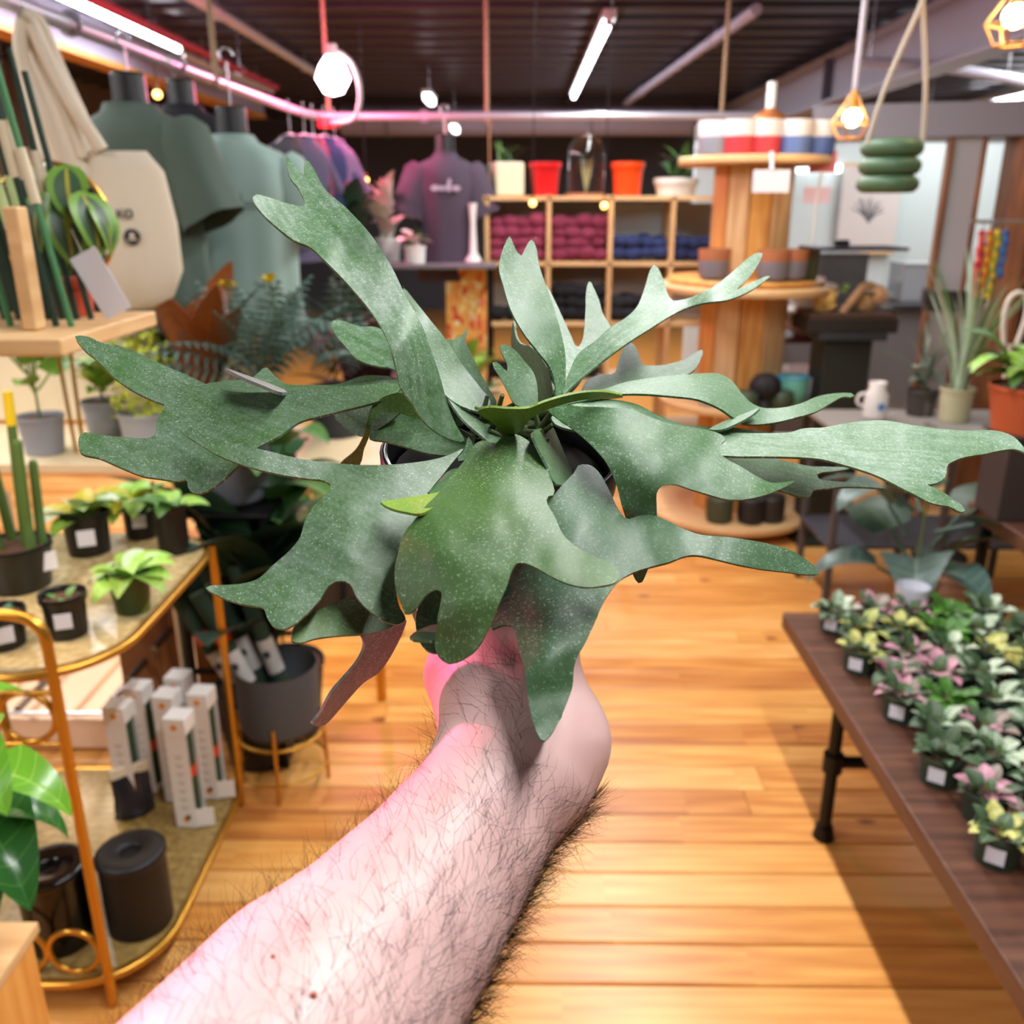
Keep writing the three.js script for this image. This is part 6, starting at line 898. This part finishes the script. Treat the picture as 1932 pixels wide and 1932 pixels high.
{ // hanging strands of coloured beads
  const p = onZ(1868, 440, 3.9), cols = [[0xb3222e, 0xd24a3a], [0xcf6a1c, 0xe0a41e], [0xd8bb24, 0x9aa02c], [0x2a5aa0, 0x3c7ab8]], names = ['red', 'orange', 'yellow', 'blue'];
  cols.forEach((c, k) => { const o = thing('bead_strand', names[k] + ' strand of wooden beads by the dark shelves', 'beads', V(p.x + k * 0.032 - 0.03, p.y, p.z), 0, 'bead strands'); for (let i = 0; i < 13 - (k > 2 ? 4 : 0); i++) mesh('bead', new THREE.SphereGeometry(0.0145, 10, 8), M(c[i % 2], 0.5), o, V(((i * 7) % 3 - 1) * 0.004, -i * 0.021, 0)); mesh('string', bar(V(0, 0.04, 0), V(0, -0.25, 0), 0.002), M(0x8a7a60, 0.8), o); });
  const r = thing('bead_rack', 'grey steel rod stand that carries the bead strands', 'rack', V(p.x + 0.02, 0, p.z - 0.03)); mesh('rod', merge(bar(V(0, 0, 0), V(0, p.y + 0.05, 0), 0.01), bar(V(-0.09, p.y + 0.045, 0), V(0.12, p.y + 0.045, 0), 0.007)), steel, r); mesh('foot', cyl(0.12, 0.12, 0.015, 0, 24), blackMetal, r);
}
// low yellow edged rack with glassware and tall grass behind the long frond
{
  const top = onZ(1700, 792, 3.5).y, c = onZ(1720, 790, 3.5), o = thing('low_rack', 'low dark metal rack with a yellow edged shelf behind the long side frond', 'rack', V(c.x + 0.1, 0, c.z)); mesh('rack_shelf', box(0.9, 0.02, 0.4, 0, top - 0.012, 0), M(0x8f8a84, 0.5), o); mesh('edge_strip', box(0.9, 0.035, 0.012, 0, top - 0.03, 0.205), M(0xc4a51c, 0.5), o); mesh('rack_shelf', box(0.88, 0.015, 0.38, 0, 0.28, 0), M(0x3a3a40, 0.5), o);
  for (const x of [-0.42, 0.0, 0.42]) for (const z of [-0.18, 0.18]) mesh('leg', box(0.025, top - 0.02, 0.025, x, top / 2 - 0.01, z), M(0x4a4648, 0.5), o);
  const at2 = (px, dz = 0) => { const q = onZ(px, 780, 3.5 + dz); return V(q.x, top, q.z); };
  const j = thing('white_jug', 'white ceramic jug with a blue mark on the yellow edged rack', 'jug', at2(1650)); mesh('jug_body', lathe([[0, 0], [0.035, 0], [0.045, 0.02], [0.045, 0.1], [0.03, 0.125], [0.034, 0.15], [0.028, 0.15], [0.02, 0.12], [0, 0.02]], 24), M(0xe8e2dc, 0.4), j); mesh('handle', new THREE.TorusGeometry(0.025, 0.006, 8, 20).translate(-0.05, 0.08, 0), M(0xe8e2dc, 0.4), j); mesh('mark', cyl(0.015, 0.015, 0.002, 0, 12).rotateX(1.57).translate(0.005, 0.06, 0.045), M(0x5a86c0, 0.5), j);
  pottedPlant('tall_grass', 'tall pale grassy plant in a cream pot on the yellow edged rack', 'plant', at2(1800), { rt: 0.065, rb: 0.055, h: 0.13, leaves: 40, geos: [leafGeo({ len: 0.5, w: 0.014, shape: 'strap', up: 1.45, droop: 0.7, nv: 12, nu: 2 })], mats: [paleLeaf, green1, M(0x9aa890, 0.7)], tilt: [-0.05, 0.3], size: [0.7, 1.15], pot: M(0xb5b08c, 0.6) });
  pottedPlant('bench_plant', 'grey leaved bushy plant beside the tall grass', 'plant', at2(1735, 0.1), { rt: 0.06, rb: 0.05, h: 0.1, leaves: 24, geos: [G.small, G.needle], mats: [M(0x5d6a5c, 0.7), M(0x8a8f84, 0.7), green2], tilt: [-0.1, 0.7], size: [1.1, 1.9], stem: 0.1, pot: M(0x3c3632, 0.6) });
  [[1690, 'clear tumbler beside the white jug'], [1762, 'clear tumbler before the tall grass']].forEach(([px, label]) => { const g = thing('glass_tumbler', label, 'glass', at2(px, -0.1), 0, 'tumblers'); mesh('tumbler', lathe([[0, 0.004], [0.03, 0.004], [0.034, 0.09]], 20), glass, g); mesh('base', cyl(0.03, 0.03, 0.004, 0, 20), glass, g); });
  const w = thing('wire_loop_stand', 'cream loop shaped plant support near the terracotta pot', 'support', onZ(1905, 655, 3.0)); mesh('loop', tube([V(-0.02, 0, 0), V(-0.035, 0.1, 0), V(-0.025, 0.16, 0), V(0, 0.175, 0), V(0.025, 0.16, 0), V(0.035, 0.1, 0), V(0.02, 0, 0)], 0.009, 30, 8), M(0xd8cfbe, 0.6), w); mesh('foot', bar(V(0, 0.01, 0), V(0, -0.6, 0), 0.006), M(0xd8cfbe, 0.6), w);
}
// terracotta pots on the dark wooden bench
{
  const h = 0.7, o = thing('wooden_bench', 'dark wooden bench carrying the terracotta pots', 'bench', V(1.78, 0, -2.1)); mesh('bench_top', boxUv(box(0.84, 0.045, 1.04, 0, h - 0.023, 0)), darkWood, o); for (const [x, z] of [[-0.38, 0.47], [0.38, 0.47], [-0.38, -0.47], [0.38, -0.47]]) mesh('leg', bar(V(x, 0, z), V(x, h - 0.04, z), 0.018), blackMetal, o);
  const big = onZ(1892, 812, 2.5), terra = M(0xb8552a, 0.7); const r = thing('pot_riser', 'dark block riser under the large terracotta pot', 'riser', V(big.x + 0.06, h, big.z)); mesh('riser_body', box(0.14, big.y - h, 0.14, 0, (big.y - h) / 2, 0), M(0x3a2c26, 0.7), r); mesh('riser_top', box(0.16, 0.01, 0.16, 0, big.y - h - 0.005, 0), M(0x4a3a30, 0.7), r);
  pottedPlant('terracotta_planter', 'large terracotta pot of bright green ferny leaves', 'plant', V(big.x + 0.06, big.y, big.z), { rt: 0.11, rb: 0.085, h: 0.13, leaves: 46, geos: [G.ovate, G.small], mats: [green1, limeLeaf, green3], tilt: [-0.3, 0.9], size: [1.0, 1.6], spread: 0.8, stem: 0.09, pot: terra });
  const sp = onY(1928, 968, h), s = thing('terracotta_pot', 'small ribbed terracotta pot on a saucer with a white tag', 'pot', V(sp.x, h, sp.z)); mesh('pot', potGeo(0.06, 0.048, 0.12), terra, s, V(0, 0.016, 0)); mesh('saucer', lathe([[0, 0], [0.06, 0], [0.075, 0.018], [0.07, 0.018], [0.056, 0.006], [0, 0.006]], 28), terra, s); mesh('price_tag', box(0.03, 0.03, 0.002, -0.02, 0.12, 0.056, 0), paper, s); mesh('soil', cyl(0.05, 0.05, 0.01, 0.12), soil, s);
  for (let k = 0; k < 5; k++) { const l = mesh('leaf', G.heart, green2, s, V(0, 0.13, 0)); l.rotation.order = 'YXZ'; l.rotation.set(-0.2 - k * 0.12, k * 1.3 + 3.6, 0); }
}
// dark anthurium like plant between the benches
{ const q = onZ(1738, 1020, 2.62); pottedPlant('velvet_leaf_plant', 'large velvety dark leaved plant standing behind the small pots table', 'plant', V(q.x, 0.0, q.z), { rt: 0.13, rb: 0.1, h: 0.26, leaves: 11, geos: [leafGeo({ len: 0.22, w: 0.17, shape: 'heart', up: 0.5, droop: 1.5, nv: 12, nu: 6, stalk: 0.1 })], mats: [leafMat(veins('#3f5a52', '#7d978c', 6, 2), 0.4), darkLeaf], tilt: [-0.2, 0.5], size: [1.0, 1.35], stem: 0.46, pot: M(0x2a2a2e, 0.6) }); }

// ================= table of small pots =================
{
  const TH = 0.47, o = thing('pipe_leg_table', 'dark wooden table on black pipe legs covered in small pots', 'table', V(1.035, 0, -1.45));
  for (let k = 0; k < 3; k++) mesh('table_plank', boxUv(box(0.2, 0.045, 1.72, -0.202 + k * 0.202, TH - 0.0225, 0, 0.004).rotateY(0)), darkWood, o);
  for (const [x, z] of [[-0.25, -0.5], [-0.25, 0.7], [0.25, -0.5], [0.25, 0.7]]) { const l = mesh('leg', bar(V(x, 0.03, z), V(x, TH - 0.045, z), 0.017), blackMetal, o); mesh('flange', cyl(0.028, 0.022, 0.035, 0, 16).translate(x, 0, z), blackMetal, l); mesh('coupling', cyl(0.025, 0.025, 0.05, 0.2, 14).translate(x, 0, z), blackMetal, l); }
  for (const z of [-0.5, 0.7]) mesh('cross_pipe', bar(V(-0.25, 0.225, z), V(0.25, 0.225, z), 0.016), blackMetal, o);
  const m = {
    W: [leafMat(veins('#6f9468', '#dde5d4', 6, 9)), leafMat(veins('#cdd9c0', '#7d9f70', 6, 4))], P: [leafMat(veins('#c98a9c', '#e8bcc8', 6, 6)), leafMat(veins('#5f7a5a', '#d89aaa', 6, 8))], Y: [leafMat(veins('#c9c66a', '#e6e29a', 6, 5)), leafMat(veins('#8fa04a', '#dcd888', 6, 7))], G: [leafMat(veins('#4f8a28', '#74ab46', 6, 3)), leafMat(veins('#3f7526', '#6aa040', 6, 3))], D: [leafMat(veins('#33502c', '#86a07c', 7, 4)), leafMat(veins('#2c4626', '#6f8a62', 7, 3))], O: [leafMat(veins('#d8a896', '#ecd0c2', 6, 5)), leafMat(veins('#7f8a4a', '#d8b09a', 6, 6))],
  };
  const word = { W: 'white veined', P: 'pink veined', Y: 'pale yellow', G: 'plain bright green', D: 'dark silver veined', O: 'peach pink' };
  const seeds = [[1570, 1110, 'W'], [1610, 1080, 'D'], [1690, 1105, 'W'], [1710, 1120, 'P'], [1640, 1190, 'Y'], [1735, 1170, 'Y'], [1670, 1160, 'P'], [1790, 1130, 'G'], [1830, 1165, 'P'], [1850, 1140, 'W'], [1900, 1170, 'D'], [1740, 1220, 'P'], [1830, 1220, 'W'], [1900, 1220, 'Y'], [1690, 1255, 'P'], [1640, 1240, 'D'], [1790, 1290, 'G'], [1700, 1330, 'Y'], [1770, 1345, 'W'], [1830, 1310, 'W'], [1870, 1340, 'P'], [1800, 1380, 'D'], [1920, 1300, 'W'], [1900, 1390, 'W'], [1890, 1430, 'P'], [1820, 1490, 'O'], [1900, 1530, 'Y'], [1915, 1470, 'W'], [1925, 1590, 'W']];
  const fg = [leafGeo({ len: 0.042, w: 0.03, up: 0.75, droop: 1.1, nu: 4, nv: 5 }), leafGeo({ len: 0.034, w: 0.026, up: 0.9, droop: 1.0, nu: 4, nv: 5 })], potM = [M(0x2f4234, 0.5), M(0x26382c, 0.5)];
  const ord = ['first', 'second', 'third', 'fourth', 'fifth', 'sixth', 'seventh', 'eighth', 'ninth', 'tenth', 'eleventh', 'twelfth'];
  for (let i = 0; i < 13; i++) for (let j = 0; j < 5; j++) {
    const x = 0.835 + j * 0.104 + (i % 2) * 0.03 + rr(-0.008, 0.008), z = -2.2 + i * 0.112 + rr(-0.01, 0.01), c = pixel(V(x, TH + 0.1, z)); if (c[0] > 2010 || c[1] > 1850) continue;
    const t = seeds.slice().sort((a, b) => Math.hypot(a[0] - c[0], a[1] - c[1]) - Math.hypot(b[0] - c[0], b[1] - c[1]))[0][2];
    pottedPlant('fittonia_pot', word[t] + ' fittonia pot, ' + ord[i] + ' row from table end, ' + ord[j] + ' from edge', 'plant', V(x, TH, z), { rt: 0.044, rb: 0.034, h: 0.066, pot: potM[(i + j) % 2], leaves: t === 'G' ? 22 : 18, geos: fg, mats: t === 'D' || t === 'G' ? m[t] : [m[t][0], m[t][1], m.D[0], m[t][0], m.D[1]], tilt: [-0.5, 0.7], size: [0.8, 1.35], spread: 0.8, stem: t === 'D' ? 0.02 : 0.012, group: 'fittonia pots on the table', tagged: j < 2 && i % 2 === 0 ? -0.6 : false, base: 0 });
  }
  const w = onY(1690, 1085, TH + 0.1), q = thing('white_cup', 'white ceramic cup among the farthest small pots', 'cup', V(w.x + 0.02, TH, -2.27)); mesh('cup_body', lathe([[0, 0], [0.035, 0], [0.046, 0.1], [0.042, 0.1], [0.03, 0.012], [0, 0.01]], 26), M(0xc9ccd6, 0.4), q); mesh('saucer', cyl(0.04, 0.05, 0.008, 0, 26), M(0xc9ccd6, 0.4), q);
}

scene.traverse((o) => { if (o.isMesh) { o.castShadow = true; o.receiveShadow = true; } if (o.isPointLight || o.isSpotLight) o.castShadow = true; });
renderer.render(scene, camera);
